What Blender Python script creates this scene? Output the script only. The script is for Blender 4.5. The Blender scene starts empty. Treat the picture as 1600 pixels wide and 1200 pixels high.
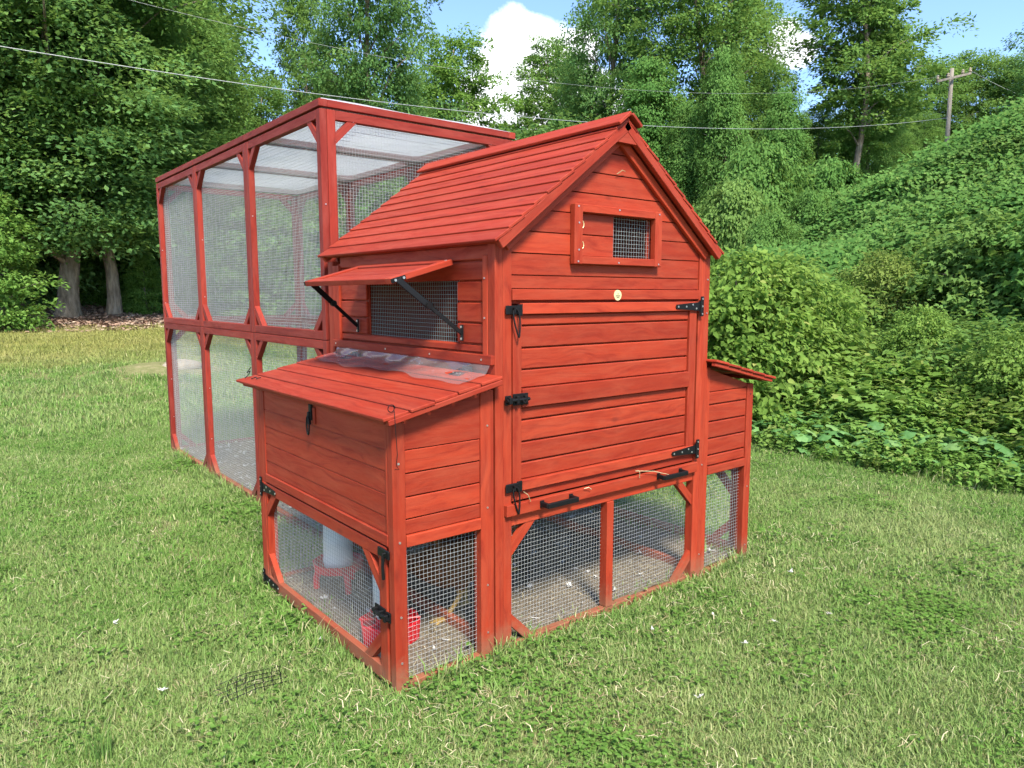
import bpy, math, random
import numpy as np
from mathutils import Vector, Matrix

random.seed(7)
rng = np.random.default_rng(7)
scene = bpy.context.scene
col = scene.collection

# ------------------------------------------------------------------ camera
CAM = np.array([-1.5585, -2.0193, 1.3302])
YAW, PITCH, FPX = math.radians(-38.99), math.radians(-6.946), 1138.24
cam_data = bpy.data.cameras.new("camera")
cam_data.sensor_width = 36.0
cam_data.lens = FPX / 1600.0 * 36.0
cam_data.clip_start = 0.05
cam_data.clip_end = 2000.0
cam = bpy.data.objects.new("camera", cam_data)
cam.location = CAM
cam.rotation_euler = (math.pi / 2 + PITCH, 0, YAW)
col.objects.link(cam)
scene.camera = cam

# ------------------------------------------------------------------ light
SUN_EL, SUN_AZ = math.radians(50), math.atan2(-0.92, -0.36)      # azimuth as atan2(y, x) of the direction to the sun
EXPOSURE = 1.93
to_sun = Vector((math.cos(SUN_EL) * math.cos(SUN_AZ), math.cos(SUN_EL) * math.sin(SUN_AZ), math.sin(SUN_EL)))
sun_data = bpy.data.lights.new("sun", 'SUN')
sun_data.energy = 2.6
sun_data.angle = math.radians(12.0)
sun_data.color = (1.0, 0.93, 0.82)
sun = bpy.data.objects.new("sun", sun_data)
sun.rotation_euler = to_sun.to_track_quat('Z', 'Y').to_euler()
sun.location = (6, -4, 12)
col.objects.link(sun)

world = bpy.data.worlds.new("World")
scene.world = world
world.use_nodes = True
wn, wl = world.node_tree.nodes, world.node_tree.links
wn.clear()
w_out = wn.new('ShaderNodeOutputWorld')
w_bg = wn.new('ShaderNodeBackground')
w_bg.inputs['Strength'].default_value = 0.098
sky = wn.new('ShaderNodeTexSky')
sky.sky_type = 'NISHITA'
sky.sun_disc = False
sky.sun_elevation = SUN_EL
sky.sun_rotation = math.pi / 2 - SUN_AZ
sky.altitude = 1800
sky.air_density = 1.0
sky.dust_density = 0.1
sky.ozone_density = 3.5
w_tc = wn.new('ShaderNodeTexCoord')


def wmath(op, a, b=None, c=None):
    n = wn.new('ShaderNodeMath')
    n.operation = op
    for i, v in enumerate((a, b, c)):
        if v is None:
            continue
        if isinstance(v, (int, float)):
            n.inputs[i].default_value = v
        else:
            wl.new(v, n.inputs[i])
    return n.outputs[0]


# cumulus clouds: lumps spread round the whole sky, edges broken up by noise
w_noise = wn.new('ShaderNodeTexNoise')
w_noise.inputs['Scale'].default_value = 9.0
w_noise.inputs['Detail'].default_value = 8.0
w_noise.inputs['Roughness'].default_value = 0.6
wl.new(w_tc.outputs['Generated'], w_noise.inputs['Vector'])


def cam_dir(u, v):
    cp, sp, cy, sy = math.cos(PITCH), math.sin(PITCH), math.cos(YAW), math.sin(YAW)
    fw = np.array([-sy * cp, cy * cp, sp])
    rt = np.array([cy, sy, 0.0])
    up = np.cross(rt, fw)
    return fw + rt * (u - 800) / FPX - up * (v - 600) / FPX


cloud_lumps = []
for u, v, r in ((800, 62, .045), (840, 95, .06), (790, 110, .05), (860, 150, .08), (770, 160, .06), (905, 75, .03), (800, 215, .07),
                (1226, 60, .028), (1246, 78, .028), (1212, 82, .022), (900, 190, .08)):
    dd = cam_dir(u, v)
    cloud_lumps.append((dd / np.linalg.norm(dd), r))
crng = np.random.default_rng(3)
for k in range(14):                       # the rest of the sky carries the same scattered cumulus
    az, el = crng.uniform(0, 2 * math.pi), crng.uniform(.18, .8)
    base = np.array([math.cos(az) * math.cos(el), math.sin(az) * math.cos(el), math.sin(el)])
    if base @ (cam_dir(800, 600) / np.linalg.norm(cam_dir(800, 600))) > .70:
        continue
    for j in range(2):
        o = base + crng.normal(0, .05, 3)
        cloud_lumps.append((o / np.linalg.norm(o), crng.uniform(.05, .10)))
acc = None
for dvec, r in cloud_lumps:
    n = wn.new('ShaderNodeVectorMath')
    n.operation = 'DISTANCE'
    wl.new(w_tc.outputs['Generated'], n.inputs[0])
    n.inputs[1].default_value = tuple(dvec)
    val = wmath('SUBTRACT', 1.0, wmath('DIVIDE', n.outputs['Value'], r))
    acc = val if acc is None else wmath('MAXIMUM', acc, val)
edge = wmath('ADD', acc, wmath('MULTIPLY', wmath('SUBTRACT', w_noise.outputs['Fac'], 0.5), 1.5))
mr = wn.new('ShaderNodeMapRange')
mr.inputs['From Min'].default_value = 0.0
mr.inputs['From Max'].default_value = 0.28
wl.new(edge, mr.inputs['Value'])
w_mix = wn.new('ShaderNodeMixRGB')
wl.new(mr.outputs['Result'], w_mix.inputs['Fac'])
wl.new(sky.outputs['Color'], w_mix.inputs['Color1'])
w_mix.inputs['Color2'].default_value = (5.6, 5.7, 5.9, 1)
wl.new(w_mix.outputs['Color'], w_bg.inputs['Color'])
wl.new(w_tc.outputs['Generated'], sky.inputs['Vector'])
wl.new(w_bg.outputs['Background'], w_out.inputs['Surface'])

vs = scene.view_settings
vs.view_transform = 'Standard'
vs.look = 'None'
vs.exposure = EXPOSURE
vs.gamma = 1.0
vs.use_curve_mapping = False
scene.render.engine = 'CYCLES'
scene.cycles.max_bounces = 5
scene.cycles.diffuse_bounces = 3
scene.cycles.adaptive_threshold = .025
scene.cycles.use_light_tree = False
scene.cycles.glossy_bounces = 2
scene.cycles.transmission_bounces = 4
scene.cycles.transparent_max_bounces = 10

# ------------------------------------------------------------------ node material helpers


class NT:
    def __init__(self, name):
        self.m = bpy.data.materials.new(name)
        self.m.use_nodes = True
        self.n, self.l = self.m.node_tree.nodes, self.m.node_tree.links
        self.n.clear()
        self.out = self.n.new('ShaderNodeOutputMaterial')

    def node(self, typ, **kw):
        n = self.n.new(typ)
        for k, v in kw.items():
            if hasattr(n, k):
                setattr(n, k, v)
        return n

    def link(self, a, b):
        self.l.new(a, b)

    def setin(self, n, key, v):
        if hasattr(v, 'is_output') or isinstance(v, bpy.types.NodeSocket):
            self.l.new(v, n.inputs[key])
        else:
            n.inputs[key].default_value = v

    def math(self, op, a, b=0.0):
        n = self.n.new('ShaderNodeMath')
        n.operation = op
        self.setin(n, 0, a)
        self.setin(n, 1, b)
        return n.outputs[0]

    def vmul(self, a, vec):
        n = self.n.new('ShaderNodeVectorMath')
        n.operation = 'MULTIPLY'
        self.setin(n, 0, a)
        n.inputs[1].default_value = vec
        return n.outputs[0]

    def noise(self, vec, scale, detail=4, rough=.55, dist=0.0):
        n = self.n.new('ShaderNodeTexNoise')
        if vec is not None:
            self.l.new(vec, n.inputs['Vector'])
        n.inputs['Scale'].default_value = scale
        n.inputs['Detail'].default_value = detail
        n.inputs['Roughness'].default_value = rough
        n.inputs['Distortion'].default_value = dist
        return n.outputs['Fac']

    def ramp(self, fac, stops):
        n = self.n.new('ShaderNodeValToRGB')
        self.l.new(fac, n.inputs['Fac'])
        e = n.color_ramp.elements
        while len(e) > 1:
            e.remove(e[0])
        e[0].position, e[0].color = stops[0][0], (*stops[0][1], 1)
        for p, c in stops[1:]:
            k = e.new(p)
            k.color = (*c, 1)
        return n.outputs['Color']

    def mix(self, fac, a, b, mode='MIX'):
        n = self.n.new('ShaderNodeMixRGB')
        n.blend_type = mode
        self.setin(n, 'Fac', fac)
        for key, v in (('Color1', a), ('Color2', b)):
            if isinstance(v, tuple):
                n.inputs[key].default_value = (*v[:3], 1)
            else:
                self.l.new(v, n.inputs[key])
        return n.outputs['Color']

    def range(self, v, a, b, c=0.0, d=1.0):
        n = self.n.new('ShaderNodeMapRange')
        self.setin(n, 'Value', v)
        n.inputs['From Min'].default_value = a
        n.inputs['From Max'].default_value = b
        n.inputs['To Min'].default_value = c
        n.inputs['To Max'].default_value = d
        return n.outputs['Result']

    def attr(self, name):
        n = self.n.new('ShaderNodeAttribute')
        n.attribute_name = name
        return n

    def bsdf(self, color, rough=.6, bump=None, bstr=.3, bdist=.002, metallic=0.0, spec=.5):
        b = self.n.new('ShaderNodeBsdfPrincipled')
        if isinstance(color, tuple):
            b.inputs['Base Color'].default_value = (*color[:3], 1)
        else:
            self.l.new(color, b.inputs['Base Color'])
        self.setin(b, 'Roughness', rough)
        b.inputs['Metallic'].default_value = metallic
        b.inputs['Specular IOR Level'].default_value = spec
        if bump is not None:
            bp = self.n.new('ShaderNodeBump')
            bp.inputs['Strength'].default_value = bstr
            bp.inputs['Distance'].default_value = bdist
            self.l.new(bump, bp.inputs['Height'])
            self.l.new(bp.outputs['Normal'], b.inputs['Normal'])
        return b

    def done(self, shader):
        self.l.new(shader, self.out.inputs['Surface'])
        return self.m


def wood_mat(name, light, dark, knot, fade=0.0, fadecol=(.45, .16, .11), sat=1.0):
    t = NT(name)
    g = t.attr('grain').outputs['Vector']
    tint = t.attr('tint').outputs['Fac']
    warp = t.noise(t.vmul(g, (2.2, 7, 7)), 1.0, 2)
    wv = t.node('ShaderNodeVectorMath', operation='MULTIPLY_ADD')
    t.link(g, wv.inputs[0])
    wv.inputs[1].default_value = (1.6, 48, 48)
    cmb = t.node('ShaderNodeCombineXYZ')
    t.link(t.math('MULTIPLY', warp, 9.0), cmb.inputs['Y'])
    t.link(t.math('MULTIPLY', warp, 5.0), cmb.inputs['Z'])
    t.link(cmb.outputs[0], wv.inputs[2])
    grain = t.noise(wv.outputs[0], 1.0, 3, .6)
    fine = t.noise(t.vmul(g, (14, 420, 420)), 1.0, 2, .6)
    blot = t.noise(t.vmul(g, (3.2, 9, 9)), 1.0, 3, .55)
    c = t.ramp(grain, [(.30, dark), (.52, light), (.75, tuple(min(1, k * 1.18) for k in light))])
    c = t.mix(t.range(fine, .35, .7, 0, .22), c, dark)
    c = t.mix(t.range(blot, .5, .78, 0, .30), c, dark)
    # knots
    vo = t.node('ShaderNodeTexVoronoi')
    vo.inputs['Scale'].default_value = 1.0
    t.link(t.vmul(g, (4.2, 9.0, 9.0)), vo.inputs['Vector'])
    kn = t.range(vo.outputs['Distance'], .03, .13, 1.0, 0.0)
    c = t.mix(t.math('MULTIPLY', kn, .75), c, knot)
    # every board its own shade
    c = t.mix(t.range(tint, 0, 1, .0, .62), c, tuple(k * .80 for k in dark))
    c = t.mix(t.math('MULTIPLY', t.range(tint, .25, 0, 0, .35), t.range(blot, .3, .6)), c, tuple(min(1, k * 1.5) for k in light))
    # splashed soil low on the timber, in uneven blotches
    geo = t.node('ShaderNodeNewGeometry')
    sp = t.node('ShaderNodeSeparateXYZ')
    t.link(geo.outputs['Position'], sp.inputs[0])
    sn = t.noise(geo.outputs['Position'], 26, 5, .65)
    low = t.range(t.math('ADD', sp.outputs['Z'], t.math('MULTIPLY', sn, -.16)), -.06, .05, 1, 0)
    c = t.mix(t.math('MULTIPLY', low, .65), c, (.20, .13, .075))
    if fade > 0:
        fd = t.noise(t.vmul(g, (5, 22, 22)), 1.0, 4, .7)
        c = t.mix(t.math('MULTIPLY', t.range(fd, .42, .75), fade), c, fadecol)
    h = t.math('ADD', t.math('MULTIPLY', grain, .8), t.math('MULTIPLY', fine, .6))
    b = t.bsdf(c, t.range(grain, .3, .7, .72, .58), h, .45, .0018, spec=.22)
    return t.done(b.outputs[0])


M = {}
M['wood'] = wood_mat('red_stained_wood', (.325, .036, .0125), (.215, .0175, .0064), (.09, .007, .0035), .22, (.39, .105, .052))
M['wood_side'] = M['wood']
M['wood_run'] = wood_mat('weathered_red_wood', (.255, .026, .014), (.165, .015, .0095), (.08, .008, .006), .40, (.30, .07, .05))
M['wood_lid'] = wood_mat('red_roof_wood', (.315, .033, .0130), (.225, .019, .0078), (.12, .0095, .005), .24, (.37, .10, .056))


def simple(name, colr, rough=.5, metallic=0.0, noise=0.0, nscale=40, spec=.5, bump=0.0):
    t = NT(name)
    tc = t.node('ShaderNodeTexCoord').outputs['Object']
    n = t.noise(tc, nscale, 4)
    c = t.mix(t.range(n, .3, .75, 0, noise), colr, tuple(k * .45 for k in colr)) if noise else colr
    b = t.bsdf(c, rough, n if bump else None, bump, .002, metallic, spec)
    return t.done(b.outputs[0])


M['black'] = simple('black_powder_coat', (.006, .006, .0065), .5, 0, .3, 120, .22, .15)
M['steel'] = simple('zinc_steel', (.55, .54, .52), .35, .8, .3, 80)
M['hinge_grey'] = simple('grey_steel_hinge', (.10, .10, .11), .4, .6, .3, 80)
M['wire'] = simple('galvanised_wire', (.42, .43, .42), .5, .25, .35, 300)
M['brown_floor'] = simple('dark_interior_board', (.10, .03, .015), .8, 0, .4, 12)
M['white_plastic'] = None
M['red_plastic'] = simple('red_plastic', (.55, .012, .02), .35, 0, .15, 30, .5)
M['bark'] = None
M['badge'] = simple('pale_badge', (.66, .56, .28), .4, .1, .1, 60)
M['ink'] = simple('dark_ink', (.03, .025, .02), .6)


def white_plastic():
    t = NT('white_translucent_plastic')
    tc = t.node('ShaderNodeTexCoord').outputs['Object']
    n = t.noise(tc, 14, 4)
    c = t.mix(t.range(n, .4, .75, 0, .25), (.80, .80, .78), (.55, .52, .46))
    b = t.bsdf(c, .3)
    tr = t.node('ShaderNodeBsdfTranslucent')
    tr.inputs['Color'].default_value = (.85, .86, .86, 1)
    m = t.node('ShaderNodeMixShader')
    m.inputs['Fac'].default_value = .35
    t.link(b.outputs[0], m.inputs[1])
    t.link(tr.outputs[0], m.inputs[2])
    return t.done(m.outputs[0])


M['white_plastic'] = white_plastic()


def cover_mat():
    t = NT('translucent_roof_sheet')
    tc = t.node('ShaderNodeTexCoord').outputs['Object']
    n = t.noise(tc, 3, 5, .6)
    c = t.mix(t.range(n, .35, .7), (.80, .83, .86), (.62, .66, .70))
    tr = t.node('ShaderNodeBsdfTranslucent')
    t.link(c, tr.inputs['Color'])
    d = t.bsdf(c, .35)
    tp = t.node('ShaderNodeBsdfTransparent')
    m = t.node('ShaderNodeMixShader')
    m.inputs['Fac'].default_value = .35
    t.link(tr.outputs[0], m.inputs[1])
    t.link(d.outputs[0], m.inputs[2])
    m2 = t.node('ShaderNodeMixShader')
    m2.inputs['Fac'].default_value = .25
    t.link(m.outputs[0], m2.inputs[1])
    t.link(tp.outputs[0], m2.inputs[2])
    return t.done(m2.outputs[0])


M['cover'] = cover_mat()


def film_mat():
    t = NT('clear_plastic_film')
    gl = t.node('ShaderNodeBsdfGlossy')
    gl.inputs['Roughness'].default_value = .07
    gl.inputs['Color'].default_value = (.95, .95, .95, 1)
    tp = t.node('ShaderNodeBsdfTransparent')
    tp.inputs['Color'].default_value = (.93, .92, .92, 1)
    df = t.node('ShaderNodeBsdfDiffuse')
    df.inputs['Color'].default_value = (.8, .78, .77, 1)
    fr = t.node('ShaderNodeLayerWeight')
    fr.inputs['Blend'].default_value = .35
    m = t.node('ShaderNodeMixShader')
    m.inputs['Fac'].default_value = .10
    t.link(tp.outputs[0], m.inputs[1])
    t.link(df.outputs[0], m.inputs[2])
    m2 = t.node('ShaderNodeMixShader')
    t.link(t.math('ADD', t.math('MULTIPLY', t.math('POWER', fr.outputs['Facing'], 3.0), .45), .05), m2.inputs['Fac'])
    t.link(m.outputs[0], m2.inputs[1])
    t.link(gl.outputs[0], m2.inputs[2])
    return t.done(m2.outputs[0])


M['film'] = film_mat()


def leaf_mat(name, cols, trans=.46, rough=.5, glossy=False, patchy=0.0):
    """cols: dark, mid, light, odd; 'tint' is a per-leaf value"""
    t = NT(name)
    tint = t.attr('tint').outputs['Fac']
    oi = t.node('ShaderNodeObjectInfo')
    c = t.ramp(tint, [(0, cols[0]), (.45, cols[1]), (.88, cols[2]), (1, cols[3])])
    c = t.mix(t.range(oi.outputs['Random'], 0, 1, 0, .35), c, cols[1])
    if patchy:
        # stands of paler, yellower growth and a little dead leaf among the green
        pn = t.noise(oi.outputs['Location'], .55, 4, .65)
        c = t.mix(t.range(pn, .44, .62, 0, patchy), c, (.25, .37, .10))
        pn2 = t.noise(oi.outputs['Location'], 1.7, 3, .6)
        c = t.mix(t.math('MULTIPLY', t.range(pn2, .58, .74), patchy * .8), c, (.36, .29, .13))
        c = t.mix(t.range(oi.outputs['Random'], .86, 1, 0, patchy), c, (.42, .44, .14))
    b = t.bsdf(c, rough, spec=.35) if glossy else t.node('ShaderNodeBsdfDiffuse')
    if not glossy:
        t.link(c, b.inputs['Color'])
    tr = t.node('ShaderNodeBsdfTranslucent')
    t.link(t.mix(.35, c, (.30, .42, .06)), tr.inputs['Color'])
    m = t.node('ShaderNodeMixShader')
    m.inputs['Fac'].default_value = trans
    t.link(b.outputs[0], m.inputs[1])
    t.link(tr.outputs[0], m.inputs[2])
    return t.done(m.outputs[0])


M['leaf_dark'] = leaf_mat('leaf_dark_green', [(0.067, 0.148, 0.047), (0.116, 0.235, 0.072), (0.200, 0.340, 0.107), (0.280, 0.401, 0.110)])
M['leaf_mid'] = leaf_mat('leaf_mid_green', [(0.077, 0.153, 0.041), (0.133, 0.248, 0.062), (0.213, 0.349, 0.089), (0.307, 0.393, 0.095)])
M['leaf_light'] = leaf_mat('leaf_light_green', [(0.092, 0.183, 0.039), (0.152, 0.284, 0.059), (0.238, 0.391, 0.091), (0.330, 0.428, 0.114)])
M['leaf_low'] = leaf_mat('leaf_low_weed', [(0.092, 0.183, 0.039), (0.152, 0.284, 0.059), (0.238, 0.391, 0.091), (0.330, 0.428, 0.114)], patchy=.5)
M['leaf_kudzu'] = leaf_mat('leaf_kudzu', [(0.062, 0.150, 0.040), (0.110, 0.237, 0.058), (0.168, 0.318, 0.083), (0.261, 0.374, 0.103)], patchy=.2)
M['leaf_weed'] = leaf_mat('leaf_weed', [(0.096, 0.185, 0.033), (0.155, 0.281, 0.050), (0.239, 0.370, 0.073), (0.412, 0.383, 0.124)], patchy=.55)
M['leaf_squash'] = leaf_mat('leaf_squash', [(0.065, 0.161, 0.044), (0.097, 0.230, 0.058), (0.151, 0.298, 0.087), (0.216, 0.321, 0.097)], .25, .6, True)


def grass_mat():
    t = NT('lawn_grass')
    tint = t.attr('tint').outputs['Fac']
    oi = t.node('ShaderNodeObjectInfo')
    loc = oi.outputs['Location']
    n = t.noise(loc, .55, 4, .6)
    n2 = t.noise(loc, 2.6, 3, .6)
    c = t.ramp(tint, [(0, (.10, .195, .040)), (.42, (.160, .295, .064)), (.72, (.215, .365, .090)), (.86, (.30, .38, .13)), (.94, (.42, .42, .21)), (1, (.54, .50, .29))])
    c = t.mix(t.range(n, .46, .66, 0, .50), c, (.40, .44, .19))
    c = t.mix(t.range(n2, .54, .70, 0, .5), c, (.11, .24, .045))
    n4 = t.noise(loc, 7.0, 2, .5)
    c = t.mix(t.range(n4, .60, .74, 0, .45), c, (.40, .38, .19))
    c = t.mix(t.range(oi.outputs['Random'], .8, 1.0, 0, .35), c, (.34, .31, .13))
    # far lawn strip before the trees, its sunlit yellow mixed into the colour
    sep = t.node('ShaderNodeSeparateXYZ')
    t.link(loc, sep.inputs[0])
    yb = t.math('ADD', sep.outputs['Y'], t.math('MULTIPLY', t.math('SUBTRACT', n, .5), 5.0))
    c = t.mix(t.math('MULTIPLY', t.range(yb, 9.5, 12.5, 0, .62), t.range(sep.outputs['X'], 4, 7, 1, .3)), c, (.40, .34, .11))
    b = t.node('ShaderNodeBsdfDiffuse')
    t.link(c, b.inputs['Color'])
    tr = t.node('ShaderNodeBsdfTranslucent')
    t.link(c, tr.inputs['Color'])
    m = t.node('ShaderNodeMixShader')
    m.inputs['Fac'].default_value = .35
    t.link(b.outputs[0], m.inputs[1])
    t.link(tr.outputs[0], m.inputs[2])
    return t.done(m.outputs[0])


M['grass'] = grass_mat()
M['clover'] = leaf_mat('clover_leaf', [(.09, .19, .035), (.13, .25, .05), (.17, .30, .065), (.22, .33, .09)], .4)


def straw_mat():
    t = NT('dry_straw')
    tint = t.attr('tint').outputs['Fac']
    c = t.ramp(tint, [(0, (.24, .19, .09)), (.5, (.38, .32, .17)), (1, (.55, .49, .31))])
    return t.done(t.bsdf(c, .6, spec=.3).outputs[0])


M['straw'] = straw_mat()


def ground_mat():
    t = NT('lawn_soil')
    geo = t.node('ShaderNodeNewGeometry')
    pos = geo.outputs['Position']
    n1 = t.noise(pos, 1.1, 5, .6)
    n2 = t.noise(pos, 9, 5, .65)
    n3 = t.noise(pos, 60, 3, .6)
    c = t.ramp(n2, [(.3, (.12, .13, .045)), (.5, (.19, .19, .075)), (.72, (.30, .25, .14))])
    c = t.mix(t.range(n1, .5, .72, 0, .5), c, (.17, .145, .085))
    c = t.mix(t.range(n3, .3, .7, 0, .5), c, (.08, .085, .03))
    sep = t.node('ShaderNodeSeparateXYZ')
    t.link(pos, sep.inputs[0])
    # leaf litter under the left-hand wood
    yb = t.math('ADD', sep.outputs['Y'], t.math('MULTIPLY', t.math('SUBTRACT', n1, .5), 1.6))
    lit = t.ramp(n3, [(.3, (.10, .060, .040)), (.5, (.22, .145, .10)), (.72, (.36, .27, .20))])
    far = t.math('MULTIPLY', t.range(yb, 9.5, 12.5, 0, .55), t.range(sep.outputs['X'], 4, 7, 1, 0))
    c = t.mix(far, c, (.34, .30, .11))  # soil of the far lawn strip tinted with the same sunlit yellow
    c = t.mix(t.math('MULTIPLY', t.range(yb, 15.3, 15.7), t.range(sep.outputs['X'], 7, 11, 1, 0)), c, lit)
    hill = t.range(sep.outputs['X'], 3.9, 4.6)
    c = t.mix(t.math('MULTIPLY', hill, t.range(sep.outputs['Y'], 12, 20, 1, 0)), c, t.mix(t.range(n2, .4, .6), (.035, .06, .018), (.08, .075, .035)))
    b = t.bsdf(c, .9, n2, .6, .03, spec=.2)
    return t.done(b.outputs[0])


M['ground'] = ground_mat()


def litter_mat():
    t = NT('run_litter')
    geo = t.node('ShaderNodeNewGeometry')
    pos = geo.outputs['Position']
    n1 = t.noise(pos, 6, 5, .6)
    n2 = t.noise(pos, 45, 5, .7)
    n3 = t.noise(pos, 160, 3, .7)
    c = t.ramp(n2, [(.3, (.065, .050, .034)), (.5, (.16, .130, .090)), (.72, (.29, .245, .185))])
    c = t.mix(t.range(n1, .4, .7, 0, .45), c, (.19, .155, .10))
    c = t.mix(t.range(n3, .5, .68, 0, .5), c, (.34, .31, .25))
    b = t.bsdf(c, .95, n2, .9, .02, spec=.2)
    return t.done(b.outputs[0])


M['litter'] = litter_mat()


def bark_mat(name, a, bcol, vine=0.0):
    t = NT(name)
    tc = t.node('ShaderNodeTexCoord').outputs['Object']
    n1 = t.noise(t.vmul(tc, (6, 6, 1.2)), 2.0, 5, .65)
    n2 = t.noise(tc, 1.3, 4, .6)
    c = t.ramp(n1, [(.3, a), (.65, bcol)])
    c = t.mix(t.range(n2, .45, .7, 0, .5), c, tuple(k * .6 for k in a))
    return t.done(t.bsdf(c, .9, n1, .8, .03, spec=.2).outputs[0])


M['bark'] = bark_mat('grey_bark', (.11, .088, .068), (.34, .285, .225))
M['bark_pale'] = bark_mat('pale_bark', (.10, .075, .052), (.33, .265, .20))
M['pole'] = bark_mat('weathered_pole', (.15, .13, .105), (.30, .265, .22))

# ------------------------------------------------------------------ mesh building
WPOS = {}


def link(o, parent=None, wpos=(0, 0, 0)):
    col.objects.link(o)
    wpos = Vector(wpos)
    if parent is not None:
        o.parent = parent
        o.location = wpos - WPOS[parent]
    else:
        o.location = wpos
    WPOS[o] = wpos
    return o


def thing(name, loc, label, cat, group=None):
    o = bpy.data.objects.new(name, None)
    o.empty_display_size = .1
    link(o, None, loc)
    return tag(o, label, cat, group)


def tag(o, label=None, cat=None, group=None, kind=None):
    if label:
        o['label'] = label
    if cat:
        o['category'] = cat
    if group:
        o['group'] = group
    if kind:
        o['kind'] = kind
    return o


def mesh_from(name, verts, faces, mat, smooth=False, attrs=None):
    me = bpy.data.meshes.new(name)
    me.from_pydata([tuple(v) for v in verts], [], faces)
    for m in (mat if isinstance(mat, (list, tuple)) else [mat]):
        me.materials.append(m)
    if smooth:
        me.polygons.foreach_set('use_smooth', [True] * len(me.polygons))
    for an, (typ, data) in (attrs or {}).items():
        at = me.attributes.new(an, typ, 'POINT')
        at.data.foreach_set('vector' if typ == 'FLOAT_VECTOR' else 'value', np.asarray(data, dtype=np.float32).ravel())
    me.update()
    return me


SIGNS = [(sx, sy, sz) for sx in (-1, 1) for sy in (-1, 1) for sz in (-1, 1)]


def _chamfer_topology():
    idx = {}
    for s in SIGNS:
        for k in range(3):
            idx[(s, k)] = len(idx)
    faces = []
    for k in range(3):
        for sg in (-1, 1):
            i, j = [q for q in range(3) if q != k]
            loop = []
            for a, b in ((-1, -1), (1, -1), (1, 1), (-1, 1)):
                s = [0, 0, 0]
                s[k], s[i], s[j] = sg, a, b
                loop.append(idx[(tuple(s), k)])
            faces.append(loop)
    for k in range(3):
        i, j = [q for q in range(3) if q != k]
        for a in (-1, 1):
            for b in (-1, 1):
                s0, s1 = [0, 0, 0], [0, 0, 0]
                s0[i], s0[j], s0[k] = a, b, -1
                s1[i], s1[j], s1[k] = a, b, 1
                s0, s1 = tuple(s0), tuple(s1)
                faces.append([idx[(s0, i)], idx[(s1, i)], idx[(s1, j)], idx[(s0, j)]])
    for s in SIGNS:
        faces.append([idx[(s, 0)], idx[(s, 1)], idx[(s, 2)]])
    # unit positions to orient
    pos = {}
    for (s, k), n in idx.items():
        pos[n] = np.array([s[q] * (1.0 if q == k else .8) for q in range(3)])
    out = []
    for f in faces:
        p = [pos[n] for n in f]
        nrm = np.cross(p[1] - p[0], p[2] - p[0])
        out.append(f if nrm @ sum(p) > 0 else f[::-1])
    return idx, out


CH_IDX, CH_FACES = _chamfer_topology()


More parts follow.
